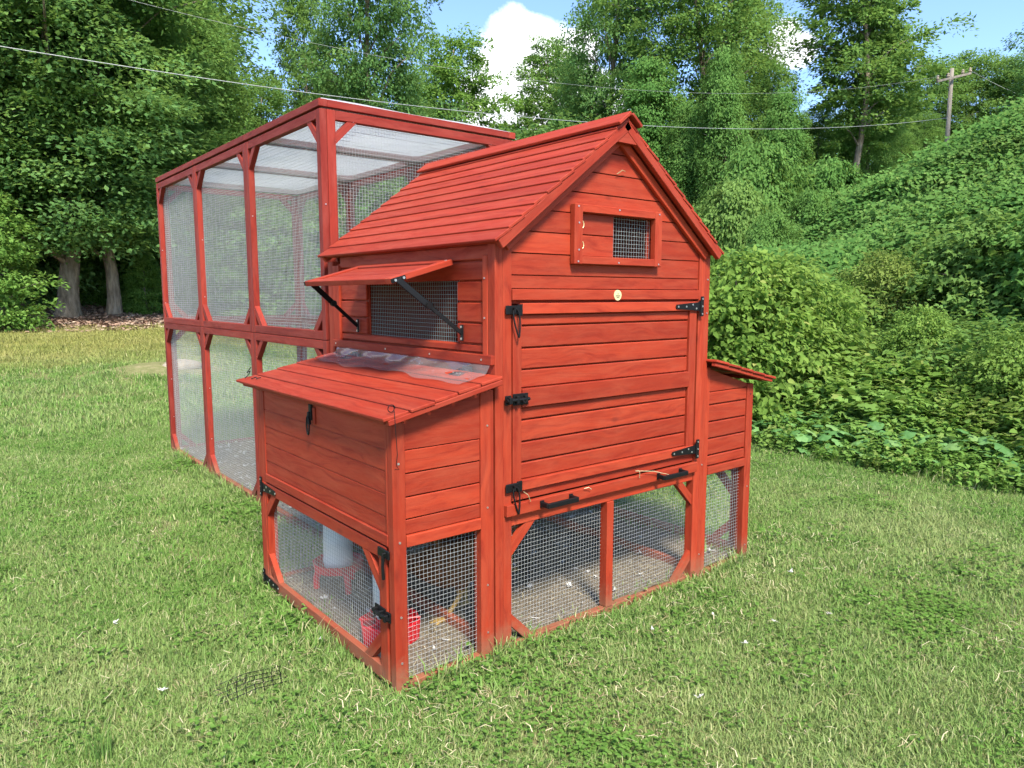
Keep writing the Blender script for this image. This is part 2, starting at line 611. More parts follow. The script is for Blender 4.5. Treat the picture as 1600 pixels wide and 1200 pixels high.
class MB:
    """collects boards (with their own grain coordinates) and tubes into one mesh"""

    def __init__(self):
        self.v, self.f, self.g, self.t = [], [], [], []

    def _add(self, verts, faces, grain=None, tint=None):
        o = len(self.v)
        self.v += [tuple(p) for p in verts]
        self.f += [[i + o for i in f] for f in faces]
        off = np.array([random.uniform(0, 40), random.uniform(0, 9), random.uniform(0, 9)])
        if grain is None:
            grain = np.array(verts)
        self.g += [tuple(np.array(p) + off) for p in grain]
        tt = random.random() if tint is None else tint
        self.t += [tt] * len(verts)
        return self

    def obox(self, c, X, Y, dims, ch=.0022, tint=None):
        """oriented chamfered box: centre, local X and Y axes, full sizes; the grain runs along X"""
        X = np.array(X, float)
        X /= np.linalg.norm(X)
        Y = np.array(Y, float)
        Y -= X * (X @ Y)
        Y /= np.linalg.norm(Y)
        Z = np.cross(X, Y)
        hd = np.array(dims) / 2
        ch = min(ch, hd.min() * .6)
        loc = np.zeros((24, 3))
        for (s, k), n in CH_IDX.items():
            loc[n] = [s[q] * (hd[q] - (0 if q == k else ch)) for q in range(3)]
        verts = np.array(c) + loc @ np.array([X, Y, Z])
        return self._add(verts, CH_FACES, loc, tint)

    def box(self, xs, ys, zs, ch=.0022, tint=None):
        lo, hi = np.array([xs[0], ys[0], zs[0]]), np.array([xs[1], ys[1], zs[1]])
        d = hi - lo
        order = np.argsort(-d)
        ax = np.eye(3)
        return self.obox((lo + hi) / 2, ax[order[0]], ax[order[1]], d[order], ch, tint)

    def prism(self, poly, axis, a, b, along=None, tint=None):
        """polygon in the two other axes, extruded along axis from a to b"""
        oth = [k for k in range(3) if k != axis]
        n = len(poly)
        V = []
        for val in (a, b):
            for p in poly:
                q = [0, 0, 0]
                q[axis] = val
                q[oth[0]], q[oth[1]] = p
                V.append(q)
        V = np.array(V, float)
        faces = [list(range(n))[::-1], list(range(n, 2 * n))] + [[i, (i + 1) % n, n + (i + 1) % n, n + i] for i in range(n)]
        ctr = V.mean(0)
        fixed = []
        for f in faces:
            p = V[f]
            nr = np.cross(p[1] - p[0], p[2] - p[0])
            fixed.append(f if nr @ (p.mean(0) - ctr) > 0 else f[::-1])
        al = oth[0] if along is None else along
        rest = [k for k in range(3) if k != al]
        return self._add(V, fixed, V[:, [al] + rest], tint)

    def tube(self, pts, r, n=6, closed=False, caps=True):
        P = [np.array(p, float) for p in pts]
        m = len(P)
        rr = r if isinstance(r, (list, tuple, np.ndarray)) else [r] * m
        V, F = [], []
        up = np.array([0, 0, 1.0])
        prev = None
        for i in range(m):
            if closed:
                d = P[(i + 1) % m] - P[i - 1]
            else:
                d = P[min(i + 1, m - 1)] - P[max(i - 1, 0)]
            d = d / (np.linalg.norm(d) + 1e-12)
            if prev is None:
                a = np.cross(d, up if abs(d[2]) < .9 else np.array([1.0, 0, 0]))
            else:
                a = prev - d * (prev @ d)
            a /= np.linalg.norm(a) + 1e-12
            prev = a
            b = np.cross(d, a)
            for k in range(n):
                th = 2 * math.pi * k / n
                V.append(P[i] + rr[i] * (a * math.cos(th) + b * math.sin(th)))
        for i in range(m if closed else m - 1):
            j = (i + 1) % m
            for k in range(n):
                F.append([i * n + k, i * n + (k + 1) % n, j * n + (k + 1) % n, j * n + k])
        if not closed and caps:
            F.append(list(range(n))[::-1])
            F.append([(m - 1) * n + k for k in range(n)])
        return self._add(V, F)

    def lathe(self, c, prof, n=24, cap=True):
        """profile of (radius, height) turned round the vertical axis"""
        V, F = [], []
        for r, z in prof:
            for k in range(n):
                th = 2 * math.pi * k / n
                V.append((c[0] + r * math.cos(th), c[1] + r * math.sin(th), c[2] + z))
        for i in range(len(prof) - 1):
            for k in range(n):
                F.append([i * n + k, i * n + (k + 1) % n, (i + 1) * n + (k + 1) % n, (i + 1) * n + k])
        if cap:
            F.append(list(range(n))[::-1])
            F.append([(len(prof) - 1) * n + k for k in range(n)])
        return self._add(V, F)

    def build(self, name, mat, parent=None, smooth=False):
        V = np.array(self.v)
        piv = (V.min(0) + V.max(0)) / 2
        if parent is None:
            piv[2] = V[:, 2].min()
        me = mesh_from(name, V - piv, self.f, mat, smooth,
                       {'grain': ('FLOAT_VECTOR', self.g), 'tint': ('FLOAT', self.t)})
        o = bpy.data.objects.new(name, me)
        return link(o, parent, piv)


def board(name, parent, xs, ys, zs, mat='wood', ch=.0022, tint=None):
    if name == 'plank':
        zs, ch = (zs[0] + .0009, zs[1] - .0009), .0036
    return MB().box(xs, ys, zs, ch, tint).build(name, M[mat], parent)


def jit(s=.0012):
    return random.uniform(-s, s)


class Screws:
    """small screw heads and staples of a thing, too small to pick apart"""

    def __init__(self):
        self.mb = MB()

    def add(self, p, n, r=.0042):
        p, n = np.array(p, float), np.array(n, float)
        self.mb.tube([p - n * .002, p + n * .0018], r, 7)


def wire_panel(name, parent, org, U, V, lu, lv, pitch=.0156, r=.00055, wave=.002, mask=None):
    """woven hardware cloth as real wires: origin, two unit axes, two lengths"""
    org, U, V = np.array(org, float), np.array(U, float), np.array(V, float)
    N = np.cross(U, V)
    ph = [random.uniform(0, 6.28) for _ in range(6)]
    verts, faces = [], []

    def warp(u, v):
        a = wave * math.sin(3.1 * u + 2.3 * v + ph[0]) + wave * .6 * math.sin(7 * u - 4 * v + ph[1])
        b = wave * math.sin(2.7 * v + 3.3 * u + ph[2])
        c = wave * 1.2 * math.sin(4.1 * u + ph[3]) * math.sin(3.7 * v + ph[4])
        return org + U * (u + a) + V * (v + b) + N * c

    def wire(pu, pv, horizontal):
        seg = max(2, int(math.hypot(pu[1] - pu[0], pv[1] - pv[0]) / .16))
        A, B = (V, N) if horizontal else (U, N)
        o = len(verts)
        for i in range(seg + 1):
            f = i / seg
            p = warp(pu[0] + (pu[1] - pu[0]) * f, pv[0] + (pv[1] - pv[0]) * f)
            if horizontal:
                p = p + N * r * 1.2
            for k in range(4):
                th = math.pi / 2 * k
                verts.append(p + r * (A * math.cos(th) + B * math.sin(th)))
        for i in range(seg):
            for k in range(4):
                faces.append([o + i * 4 + k, o + i * 4 + (k + 1) % 4, o + (i + 1) * 4 + (k + 1) % 4, o + (i + 1) * 4 + k])

    nu, nv = int(lu / pitch), int(lv / pitch)
    for i in range(nu + 1):
        wire((i * lu / nu, i * lu / nu), (0, lv), False)
    for j in range(nv + 1):
        wire((0, lu), (j * lv / nv, j * lv / nv), True)
    verts = np.array(verts)
    piv = (verts.min(0) + verts.max(0)) / 2
    me = mesh_from(name, verts - piv, faces, M['wire'])
    o = link(bpy.data.objects.new(name, me), parent, piv)
    return tag(o, kind='stuff')


def vnoise(x, y, sc, seed=0):
    r = np.random.default_rng(seed)
    G = r.random((64, 64))
    x, y = np.asarray(x) * sc + 100, np.asarray(y) * sc + 100
    xi, yi = np.floor(x).astype(int), np.floor(y).astype(int)
    fx, fy = x - xi, y - yi
    fx, fy = fx * fx * (3 - 2 * fx), fy * fy * (3 - 2 * fy)
    g = lambda a, b: G[a % 64, b % 64]
    return (g(xi, yi) * (1 - fx) + g(xi + 1, yi) * fx) * (1 - fy) + (g(xi, yi + 1) * (1 - fx) + g(xi + 1, yi + 1) * fx) * fy


def sstep(a, b, x):
    t = np.clip((np.asarray(x, float) - a) / (b - a), 0, 1)
    return t * t * (3 - 2 * t)


def toe(y):
    return 3.9 + .12 * np.clip(np.asarray(y, float) - 1, 0, 30)


def height(x, y):
    x, y = np.asarray(x, float), np.asarray(y, float)
    s = x - toe(y)
    hill = .16 * np.clip(s, 0, 1.2) + .22 * np.clip(s - 1.2, 0, 9) + .12 * np.clip(s - 10.2, 0, 14)
    m = 2.25 * np.exp(-((x - 17) ** 2 / 30 + (y - 1.5) ** 2 / 14)) * sstep(0, 4, s)
    left = (.58 * sstep(6, 16, y) + .1 * np.clip(y - 15.5, 0, 12)) * (1 - sstep(3, 8, x))
    und = (vnoise(x, y, .8, 1) - .5) * .35 * sstep(.3, 3, s) + (vnoise(x, y, .5, 2) - .5) * .05 * sstep(2.2, 5, np.hypot(x - .4, y - 1.5))
    mound = .16 * np.exp(-(((x - 1.15) / .75) ** 2 + ((y - 9.7) / .45) ** 2))
    return hill + m + left + und + mound


def on_ground(u, v_or_dist, dist=None):
    d = cam_dir(u, 500 if v_or_dist < 12 else 330)
    d = d / math.hypot(d[0], d[1])
    p = CAM + v_or_dist * d
    return np.array([p[0], p[1], float(height(p[0], p[1]))])


def z_at(u, v, dist):
    d = cam_dir(u, v)
    d = d / math.hypot(d[0], d[1])
    return CAM[2] + dist * d[2]


# ------------------------------------------------------------------ ground
def build_ground():
    xs = np.concatenate([np.linspace(-120, -8, 15), np.arange(-7.5, 26, .3), np.linspace(28, 160, 20)])
    ys = np.concatenate([np.linspace(-60, -6, 10), np.arange(-5.5, 26, .3), np.linspace(28, 180, 20)])
    X, Y = np.meshgrid(xs, ys)
    Z = height(X, Y)
    V = np.stack([X.ravel(), Y.ravel(), Z.ravel()], 1)
    nx = len(xs)
    F = []
    for j in range(len(ys) - 1):
        for i in range(nx - 1):
            a = j * nx + i
            F.append([a, a + 1, a + nx + 1, a + nx])
    me = mesh_from('ground', V, F, M['ground'], True)
    o = link(bpy.data.objects.new('ground', me))
    tag(o, 'mown green lawn rising into a weedy bank', 'ground', kind='structure')
    o.pop('category')


build_ground()


def build_litter():
    # packed litter floor of the coop and the tall run
    def sheet(name, x0, x1, y0, y1, label):
        nx, ny = int((x1 - x0) / .06), int((y1 - y0) / .06)
        X, Y = np.meshgrid(np.linspace(x0, x1, nx), np.linspace(y0, y1, ny))
        Z = .012 + .02 * vnoise(X, Y, 6, 5) + .010 * vnoise(X, Y, 19, 6)
        V = np.stack([X.ravel(), Y.ravel(), Z.ravel()], 1)
        F = [[j * nx + i, j * nx + i + 1, (j + 1) * nx + i + 1, (j + 1) * nx + i] for j in range(ny - 1) for i in range(nx - 1)]
        o = link(bpy.data.objects.new(name, mesh_from(name, V, F, M['litter'], True)))
        tag(o, label, kind='structure')
    sheet('litter_floor', -.40, 1.59, .02, 1.30, 'grey litter floor inside the coop pens')
    sheet('run_floor', .045, 1.23, 1.305, 4.55, 'grey litter floor inside the tall run')


build_litter()

# ------------------------------------------------------------------ the chicken coop
W, A, B, D, HD = 1.225, .418, .383, 1.21, 1.33
ZE, ZR, SO, FO, RB = 1.517, 2.010, .0375, .049, 1.365
coop = thing('chicken_coop', (W / 2, .6, 0), 'red wooden chicken coop with gabled roof, black latches and mesh lower run', 'chicken coop')
scr = Screws()
SL = (ZR - ZE) / (W / 2 + SO)


def roof_z(x):
    return ZE + SL * (min(x, W - x) + SO)


# corner posts
for xs in ((0, .0352), (.0358, .075), (1.150, 1.1892), (1.1898, W)):
    board('post', coop, xs, (0 + jit(), .042), (0, roof_z(.03) - .045))
for xs in ((-.064, -.0065),):
    board('post', coop, xs, (.001, .045), (0, 1.0))
board('post', coop, (-A, -.37), (0, .036), (0, .925))
board('post', coop, (-A + .002, -.372), (1.128, D), (0, .925))
board('post', coop, (W + .0015, W + .03), (.002, .045), (0, 1.0))
board('post', coop, (W + B - .05, W + B), (0, .042), (0, .90))
board('post', coop, (W + B - .05, W + B), (D - .05, D), (0, .90))
for x in (0, W - .045):
    board('post', coop, (x, x + .045), (HD - .052, HD), (0, 1.49))

# --- front wall over the door (gable)
wall = MB().prism([(.072, 1.30), (.402, 1.30), (.402, 1.62), (.402, roof_z(.402) - .05), (.072, roof_z(.072) - .05)], 1, .022, .032, 0)
wall.prism([(.818, 1.30), (1.152, 1.30), (1.152, roof_z(1.152) - .05), (.818, roof_z(.818) - .05)], 1, .022, .032, 0)
wall.box((.402, .818), (.022, .032), (1.30, 1.477)).prism([(.402, 1.64), (.818, 1.64), (.818, roof_z(.818) - .05), (W / 2, roof_z(W / 2) - .05), (.402, roof_z(.402) - .05)], 1, .022, .032, 0)
front_wall = wall.build('front_wall', M['wood'], coop)


def gable_plank(z0, z1, x0, x1, y0=.006, y1=.0215):
    """a plank of the gable, its ends cut to the roof slope"""
    t = .048

    def lo(z):
        return max(x0, (z + t - ZE) / SL - SO)

    def hi(z):
        return min(x1, W - ((z + t - ZE) / SL - SO))
    if lo(z0) >= hi(z0):
        return
    zt = z1
    pts = [(lo(z0), z0), (hi(z0), z0)]
    zc = z0
    # break points where the slope takes over from the straight end
    zb = ZE + SL * (SO + x0) - t
    if z0 < zb < z1 and x1 > W - .3:
        pts.append((hi(zb), zb))
    if lo(zt) < hi(zt):
        pts += [(hi(zt), zt), (lo(zt), zt)]
    else:
        pts.append((W / 2, ZE + SL * (SO + W / 2) - t))
    if z0 < zb < z1 and x0 < .3:
        pts.append((lo(zb), zb))
    # small arris: the seam shows as a dark groove
    MB().prism(pts, 1, y0 + jit(.0015), y1, 0).build('plank', M['wood'], front_wall)


seams = [1.353, 1.402, 1.480, 1.558, 1.637, 1.716, 1.796, 1.876, 1.960]
for k in range(len(seams) - 1):
    z0, z1 = seams[k] + .0022, seams[k + 1] - .0022
    if seams[k] < 1.60 and seams[k + 1] > 1.50:
        gable_plank(z0, z1, .077, .395)
        gable_plank(z0, z1, .826, 1.148)
    else:
        gable_plank(z0, z1, .077, 1.148)
MB().box((.077, 1.148), (-.004, .0215), (1.312, 1.3515)).build('plank', M['wood'], front_wall)
# sloping trim under the roof against the gable
for sgn in (-1, 1):
    dirv = np.array([sgn * (W / 2 + SO), 0, -(ZR - ZE)])
    L = np.linalg.norm(dirv)
    top = np.array([W / 2, 0, ZR - .062])
    up_n = np.array([sgn * (ZR - ZE), 0, W / 2 + SO]) / L
    mid = top + dirv * .455 - up_n * .012
    MB().obox((mid[0], -.004, mid[2]), dirv, up_n, (L * .87, .036, .018)).build('gable_trim', M['wood'], coop)

# --- gable window with sliding board and mesh
gw = MB()
gw.box((.36, .402), (-.022, .004), (1.447, 1.670))
gw.box((.818, .860), (-.022, .004), (1.447, 1.670))
gw.box((.4025, .8175), (-.0215, .004), (1.640, 1.6695))
gw.box((.4025, .8175), (-.0215, .004), (1.4475, 1.477))
gable_window = gw.build('gable_window', M['wood'], coop)
for z0, z1 in ((1.478, 1.557), (1.560, 1.639)):
    board('slider_plank', gable_window, (.404, .596), (.004, .014), (z0, z1))
for z in (1.52, 1.597):
    pts = [(.418 + .012 * math.cos(t), .0025, z + .015 * math.sin(t)) for t in np.linspace(-2.0, 2.0, 9)]
    tag(MB().tube(pts, .0018, 5).build('slider_pull', M['badge'], gable_window))
wire_panel('wire_mesh', gable_window, (.575, .019, 1.470), (1, 0, 0), (0, 0, 1), .25, .176)
for x in (.378, .60, .84):
    for z in (1.457, 1.66):
        scr.add((x, -.022, z), (0, -1, 0), .0035)
for z in (1.50, 1.60):
    scr.add((.381, -.022, z), (0, -1, 0), .0035)

# maker's disc on the rail
badge = MB()
badge.tube([(.615, -.0035, 1.3305), (.615, -.0068, 1.3305)], .021, 24)
badge_o = badge.build('badge', M['badge'], coop)
ink = MB()
ink.box((.6015, .6285), (-.0079, -.0066), (1.3265, 1.3293), 0)
ink.box((.607, .623), (-.0079, -.0066), (1.3205, 1.3225), 0)
ink.prism([(.6125, 1.338), (.6175, 1.338), (.616, 1.332), (.614, 1.332)], 1, -.0079, -.0066)
ink.build('badge_print', M['ink'], badge_o)

# --- front door
df = MB()
df.box((.077, .117), (-.006, .018), (.6145, 1.292))
df.box((1.083, 1.131), (-.006, .018), (.6145, 1.262))
df.box((.1175, 1.131), (-.012, .018), (1.2625, 1.302))
df.box((.1175, 1.0825), (-.012, .018), (.925, .993))
df.box((.1175, 1.131), (-.010, .018), (.615, .653))
df.box((.10, 1.10), (.024, .030), (.62, 1.29))
door = df.build('door', M['wood'], coop)
for z0, z1 in ((1.222, 1.261), (1.141, 1.2185), (1.0625, 1.138), (.9945, 1.0595), (.877, .9235), (.7955, .8735), (.719, .792), (.654, .7155)):
    board('plank', door, (.1178, 1.0822), (.004 + jit(.001), .022), (z0, z1))
for z0, z1 in ((.576, .6125),):
    board('kick_board', coop, (.0755, 1.1495), (.006, .022), (z0, z1))


def t_hinge(parent, name, c, along, up, nrm, L=.165, mat='black'):
    """black tee hinge: c at the joint, strap pointing along"""
    c, a, u, n = (np.array(q, float) for q in (c, along, up, nrm))
    mb = MB()
    mb.obox(c + n * .003 - a * .012, u, a, (.088, .020, .005), .001)
    mb.tube([c + n * .006 - u * .025, c + n * .006 + u * .025], .005, 8)
    P = [(0.0, .020), (L, .009), (L + .006, 0), (L, -.009), (0.0, -.020)]
    V = []
    for d in (.0, .0038):
        for x, y in P:
            V.append(c + a * x + u * y + n * d)
    nP = len(P)
    faces = [list(range(nP))[::-1], list(range(nP, 2 * nP))] + [[i, (i + 1) % nP, nP + (i + 1) % nP, nP + i] for i in range(nP)]
    mb._add(V, faces)
    h = mb.build(name, M[mat], parent)
    s2 = MB()
    for x, y in ((.155, 0), (.10, 0), (.055, .008), (.03, -.009), (-.012, .033), (-.012, 0.0), (-.012, -.033)):
        p = c + a * x + u * y + n * (.0038 if x > 0 else .0055)
        s2.tube([p - n * .002, p + n * .0014], .0044, 7)
    tag(s2.build('hinge_screws', M['steel'], h), kind='stuff')
    return h


t_hinge(door, 'hinge', (1.142, -.0125, 1.281), (-1, 0, 0), (0, 0, 1), (0, -1, 0))
t_hinge(door, 'hinge', (1.142, -.0110, .634), (-1, 0, 0), (0, 0, 1), (0, -1, 0))


def carabiner_latch(parent, c, nrm, right, L=.105):
    c, n, r = (np.array(q, float) for q in (c, nrm, right))
    u = np.array([0, 0, 1.0])
    mb = MB()
    mb.obox(c + n * .004, r, u, (.062, .032, .007), .003)
    mb.obox(c + n * .004 + r * .034, r, u, (.022, .040, .006), .001)
    mb.tube([c + n * .004 + u * .008, c + n * .020 + u * .008, c + n * .020 - u * .006, c + n * .004 - u * .006], .003, 6)
    lat = mb.build('latch', M['black'], parent)
    pts = []
    for t in np.linspace(0, 2 * math.pi, 22, endpoint=False):
        y = -.042 + .050 * math.cos(t)
        wd = .0105 + .006 * math.cos(t)
        pts.append(c + n * (.017 - .004 * math.cos(t)) + u * (y - .004) + r * (.008 + wd * math.sin(t) * 1.15 - .09 * (y)))
    MB().tube(pts, .0030, 6, True).build('carabiner', M['black'], lat, True)
    return lat


def barrel_bolt(parent, c, nrm, right):
    c, n, r = (np.array(q, float) for q in (c, nrm, right))
    u = np.array([0, 0, 1.0])
    mb = MB()
    mb.obox(c + n * .003, r, u, (.070, .042, .005), .001)
    mb.obox(c + n * .004 - r * .058, r, u, (.026, .034, .006), .001)
    mb.tube([c + n * .013 - r * .072, c + n * .013 + r * .034], .0065, 8)
    for q in (-.020, .018):
        mb.obox(c + n * .010 + r * q, u, r, (.028, .012, .018), .002)
    mb.obox(c + n * .016 - r * .058, u, r, (.024, .014, .016), .002)
    mb.tube([c + n * .013 + r * .0, c + n * .030 - u * .012], .0035, 6)
    return mb.build('barrel_bolt', M['black'], parent)


carabiner_latch(door, (.070, -.0065, 1.278), (0, -1, 0), (1, 0, 0))
barrel_bolt(door, (.103, -.0125, .958), (0, -1, 0), (1, 0, 0))
carabiner_latch(door, (.070, -.0065, .634), (0, -1, 0), (1, 0, 0))

# --- pull-out tray with two black handles
tray = board('cleaning_tray', coop, (.038, 1.150), (-.020, .002), (.530, .5735))
board('tray_bottom', tray, (.08, 1.145), (.0025, 1.15), (.532, .540), 'brown_floor')
for x0, x1 in ((.195, .36), (.865, 1.03)):
    mb = MB()
    for x in (x0 + .008, x1 - .008):
        mb.box((x - .009, x + .009), (-.026, -.0205), (.540, .566), .001)
        mb.box((x - .007, x + .007), (-.060, -.024), (.543, .561), .002)
    mb.box((x0 + .004, x1 - .004), (-.066, -.053), (.5425, .5615), .002)
    mb.build('tray_handle', M['black'], tray)

# --- main lower run, front
lf = MB()
lf.box((.0755, 1.1495), (.004, .036), (.485, .5265))
lf.box((.0755, 1.1495), (.004, .036), (-.01, .030))
lower = lf.build('lower_front_frame', M['wood'], coop)
board('mid_post', lower, (.583, .622), (.0005, .042), (.0305, .4845))


def brace(parent, corner, a, b, nrm, leg=.118, w=.034, t=.022, off=.0, mat='wood'):
    """45 degree corner brace: from corner+a*leg to corner+b*leg"""
    c, a, b, n = (np.array(q, float) for q in (corner, a, b, nrm))
    p, q = c + a * leg, c + b * leg
    d = (q - p) / np.linalg.norm(q - p)
    inw = (a + b) / np.linalg.norm(a + b)
    mid = (p + q) / 2 - inw * w / 2 + n * off
    L = np.linalg.norm(q - p)
    # trapezoid with ends cut flush to the frame
    h = w
    s = 1 / math.sqrt(2)
    V = []
    for dz in (-t / 2, t / 2):
        V += [c + a * leg + n * (off + dz), c + b * leg + n * (off + dz),
              c + b * (leg - h / s) + n * (off + dz), c + a * (leg - h / s) + n * (off + dz)]
    V = np.array(V)
    F = [[0, 1, 2, 3], [7, 6, 5, 4], [0, 4, 5, 1], [1, 5, 6, 2], [2, 6, 7, 3], [3, 7, 4, 0]]
    ctr = V.mean(0)
    F = [f if np.cross(V[f[1]] - V[f[0]], V[f[2]] - V[f[0]]) @ (V[f].mean(0) - ctr) > 0 else f[::-1] for f in F]
    g = np.stack([(V - ctr) @ d, (V - ctr) @ inw, (V - ctr) @ n], 1)
    return MB()._add(V, F, g).build('brace', M[mat], parent)


YN = (0, -1, 0)
for cx, cz, ax, az in ((.0755, .485, 1, -1), (.0755, .030, 1, 1), (1.1495, .485, -1, -1), (1.1495, .030, -1, 1)):
    brace(lower, (cx, .018, cz), (ax, 0, 0), (0, 0, az), YN)
wire_panel('wire_mesh', lower, (.06, .040, .01), (1, 0, 0), (0, 0, 1), 1.11, .49)

# --- base boards of the inner walls, seen through the mesh
for nm, xs in (('base_board', (-.012, .018)), ('base_board', (W - .03, W - .001))):
    board(nm, coop, xs, (.046, HD - .055), (-.01, .062), 'wood')
board('base_board', coop, (.02, W - .032), (HD - .03, HD - .002), (-.01, .062), 'wood')
# floor of the sleeping house and of the nest boxes, back wall, right wall
board('house_floor', coop, (.01, W - .01), (.045, HD - .01), (.500, .515), 'brown_floor')
MB().prism([(.046, .53), (W - .046, .53), (W - .046, roof_z(W - .046) - .05), (W / 2, ZR - .06), (.046, roof_z(.046) - .05)], 1, HD - .02, HD, 0).build('back_wall', M['wood'], coop)
rw = board('right_wall', coop, (W - .016, W - .006), (.046, HD - .054), (.53, 1.47))
for k in range(12):
    board('plank', rw, (W - .006, W + .0012), (.046, HD - .054), (.532 + k * .0785, .532 + (k + 1) * .0785 - .004))

# --- left wall of the house with the awning window
sw = MB()
sw.box((.022, .030), (.043, .245), (1.03, 1.48))
sw.box((.022, .030), (.955, HD - .052), (1.03, 1.48))
sw.box((.022, .030), (.245, .955), (1.03, 1.152))
sw.box((.022, .030), (.245, .955), (1.39, 1.48))
left_wall = sw.build('left_wall', M['wood'], coop)
zz = [1.121, 1.153, 1.230, 1.306, 1.382, 1.454, 1.512]
for k in range(len(zz) - 1):
    z0, z1 = zz[k] + .002, zz[k + 1] - .002
    xr_ = (.007 + jit(.001), .0215)
    if zz[k] >= 1.38 or zz[k + 1] <= 1.16:
        board('plank', left_wall, xr_, (.044, 1.210), (z0, z1))
    else:
        board('plank', left_wall, xr_, (.044, .243), (z0, z1))
        board('plank', left_wall, xr_, (.957, 1.210), (z0, z1))
board('side_trim', coop, (-.002, .016), (.0425, .072), (1.086, 1.47))
board('side_trim', coop, (-.002, .022), (1.212, HD - .054), (1.086, 1.47))
rail = board('sill_rail', coop, (-.016, .006), (.003, 1.265), (1.085, 1.1195))
board('under_sill_board', coop, (.010, .024), (.044, HD - .053), (.96, 1.084))
for y in (.06, .40, .75, 1.23):
    scr.add((-.016, y, 1.102), (-1, 0, 0), .004)
wire_panel('wire_mesh', left_wall, (.034, .225, 1.14), (0, 1, 0), (0, 0, 1), .75, .26)
# open awning flap with two stays
hx, hz, tx, tz = -.012, 1.452, -.275, 1.378
ad = np.array([tx - hx, 0, tz - hz])
aL = np.linalg.norm(ad)
adn = ad / aL
an = np.array([-adn[2], 0, adn[0]])
an = an if an[2] > 0 else -an
y0a, y1a = .238, .965


def aw(s, y, n=0.0):
    return np.array([hx, y, hz]) + adn * s + an * n


af = MB()
af.obox(aw(aL / 2, y0a + .02), adn, (0, 1, 0), (aL, .040, .022))
af.obox(aw(aL / 2, y1a - .02), adn, (0, 1, 0), (aL, .040, .022))
af.obox(aw(aL - .018, (y0a + y1a) / 2), (0, 1, 0), adn, (y1a - y0a - .081, .036, .0215))
af.obox(aw(.018, (y0a + y1a) / 2), (0, 1, 0), adn, (y1a - y0a - .081, .036, .0215))
awning = af.build('window_flap', M['wood_lid'], coop)
nb = 3
for k in range(nb):
    s0 = .037 + k * (aL - .074) / nb
    w_ = (aL - .074) / nb
    MB().obox(aw(s0 + w_ / 2, (y0a + y1a) / 2, -.002), (0, 1, 0), adn, (y1a - y0a - .082, w_ - .003, .010)).build('plank', M['wood_lid'], awning)
for yy, y2, first in ((y0a + .01, .197, True), (y1a - .012, 1.025, False)):
    p0 = aw(aL - .030, yy - (.014 if first else -.016), -.004)
    p1 = np.array([-.006, y2, 1.192])
    d = p1 - p0
    mid = p0 + d * .46
    mb = MB()
    mb.obox(p0 + d * .24, d, (0, 1, 0), (np.linalg.norm(d) * .50, .007, .024), .002)
    mb.obox(p0 + d * .74, d, (0, 1, 0), (np.linalg.norm(d) * .54, .006, .016), .002)
    mb.tube([mid + np.array([0, -.012, 0]), mid + np.array([0, .008, 0])], .013, 12)
    mb.obox(p1 + np.array([.003, 0, 0]), (0, 0, 1), (0, 1, 0), (.060, .016, .005), .001)
    mb.obox(p0 + np.array([0, .005, .004]), adn, (0, 1, 0), (.060, .012, .016), .001)
    mb.build('stay_arm', M['black'], awning)
    for dz in (-.022, .022):
        scr.add(p1 + np.array([-.001, 0, dz]), (-1, 0, 0), .0045)
for q in (.01, .045):
    scr.add(aw(aL - q - .005, y0a - .009, .0), (0, -1, 0), .0048)
scr.add(aw(.02, y0a + .014, .0115), tuple(an), .0048)

# --- roof
roof_mb = MB()
slope_data = []
for sgn in (-1, 1):
    e = np.array([W / 2 + sgn * (W / 2 + SO), 0, ZE])
    r = np.array([W / 2, 0, ZR])
    d = e - r
    L = np.linalg.norm(d)
    d /= L
    n = np.array([sgn * (ZR - ZE), 0, W / 2 + SO]) / L
    slope_data.append((sgn, r, d, n, L))
    c = r + d * (L * .5 - .006) - n * .024
    roof_mb.obox((c[0], (RB - .03) / 2, c[2]), (0, 1, 0), d, (RB - .03 + .03, L - .03, .012))
    for yy in (-FO + .0135, RB - .02):
        roof_mb.obox((c[0], yy, c[2] - .006), d, (0, 1, 0), (L - .02, .024, .034))
roof = roof_mb.build('roof', M['wood_lid'], coop)
NB = 11
for sgn, r, d, n, L in slope_data:
    ex = (L - .012) / NB
    for k in range(NB):
        s0 = .012 + k * ex - .010
        s1 = .012 + (k + 1) * ex
        hgt0, hgt1 = -.0105, -.0035
        p0 = r + d * s0 + n * hgt0
        p1 = r + d * s1 + n * hgt1
        dd = p1 - p0
        c = (p0 + p1) / 2
        o = jit(.003)
        MB().obox((c[0], (RB - FO) / 2 + o, c[2]), (0, 1, 0), dd, (RB + FO, np.linalg.norm(dd), .0105), .0016).build('roof_board', M['wood_lid'], roof)
cap = MB()
for sgn, r, d, n, L in slope_data:
    c = r + d * .034 + n * .012
    cap.obox((c[0], (RB - FO) / 2, c[2]), (0, 1, 0), d, (RB + FO + .035, .068 + (.012 if sgn < 0 else 0), .013))
MB().prism([(W / 2 - .045, ZR - .052), (W / 2 + .045, ZR - .052), (W / 2 + .004, ZR - .002), (W / 2 - .004, ZR - .002)], 1, -FO + .004, RB - .004, 1).build('ridge_beam', M['wood_lid'], roof)
MB().prism([(W / 2 - .06, ZR - .098), (W / 2 + .06, ZR - .098), (W / 2, ZR - .012)], 1, -FO + .0035, -FO + .024, 0).build('ridge_block', M['wood_lid'], roof)
cap.build('ridge_cap', M['wood_lid'], roof)

# --- left nest box / annex
LZ0, LZ1 = .925, 1.022            # underside of the lid at its outer edge and at the house


def lid_under(x):
    return LZ0 + (LZ1 - LZ0) * (x + .455) / .455


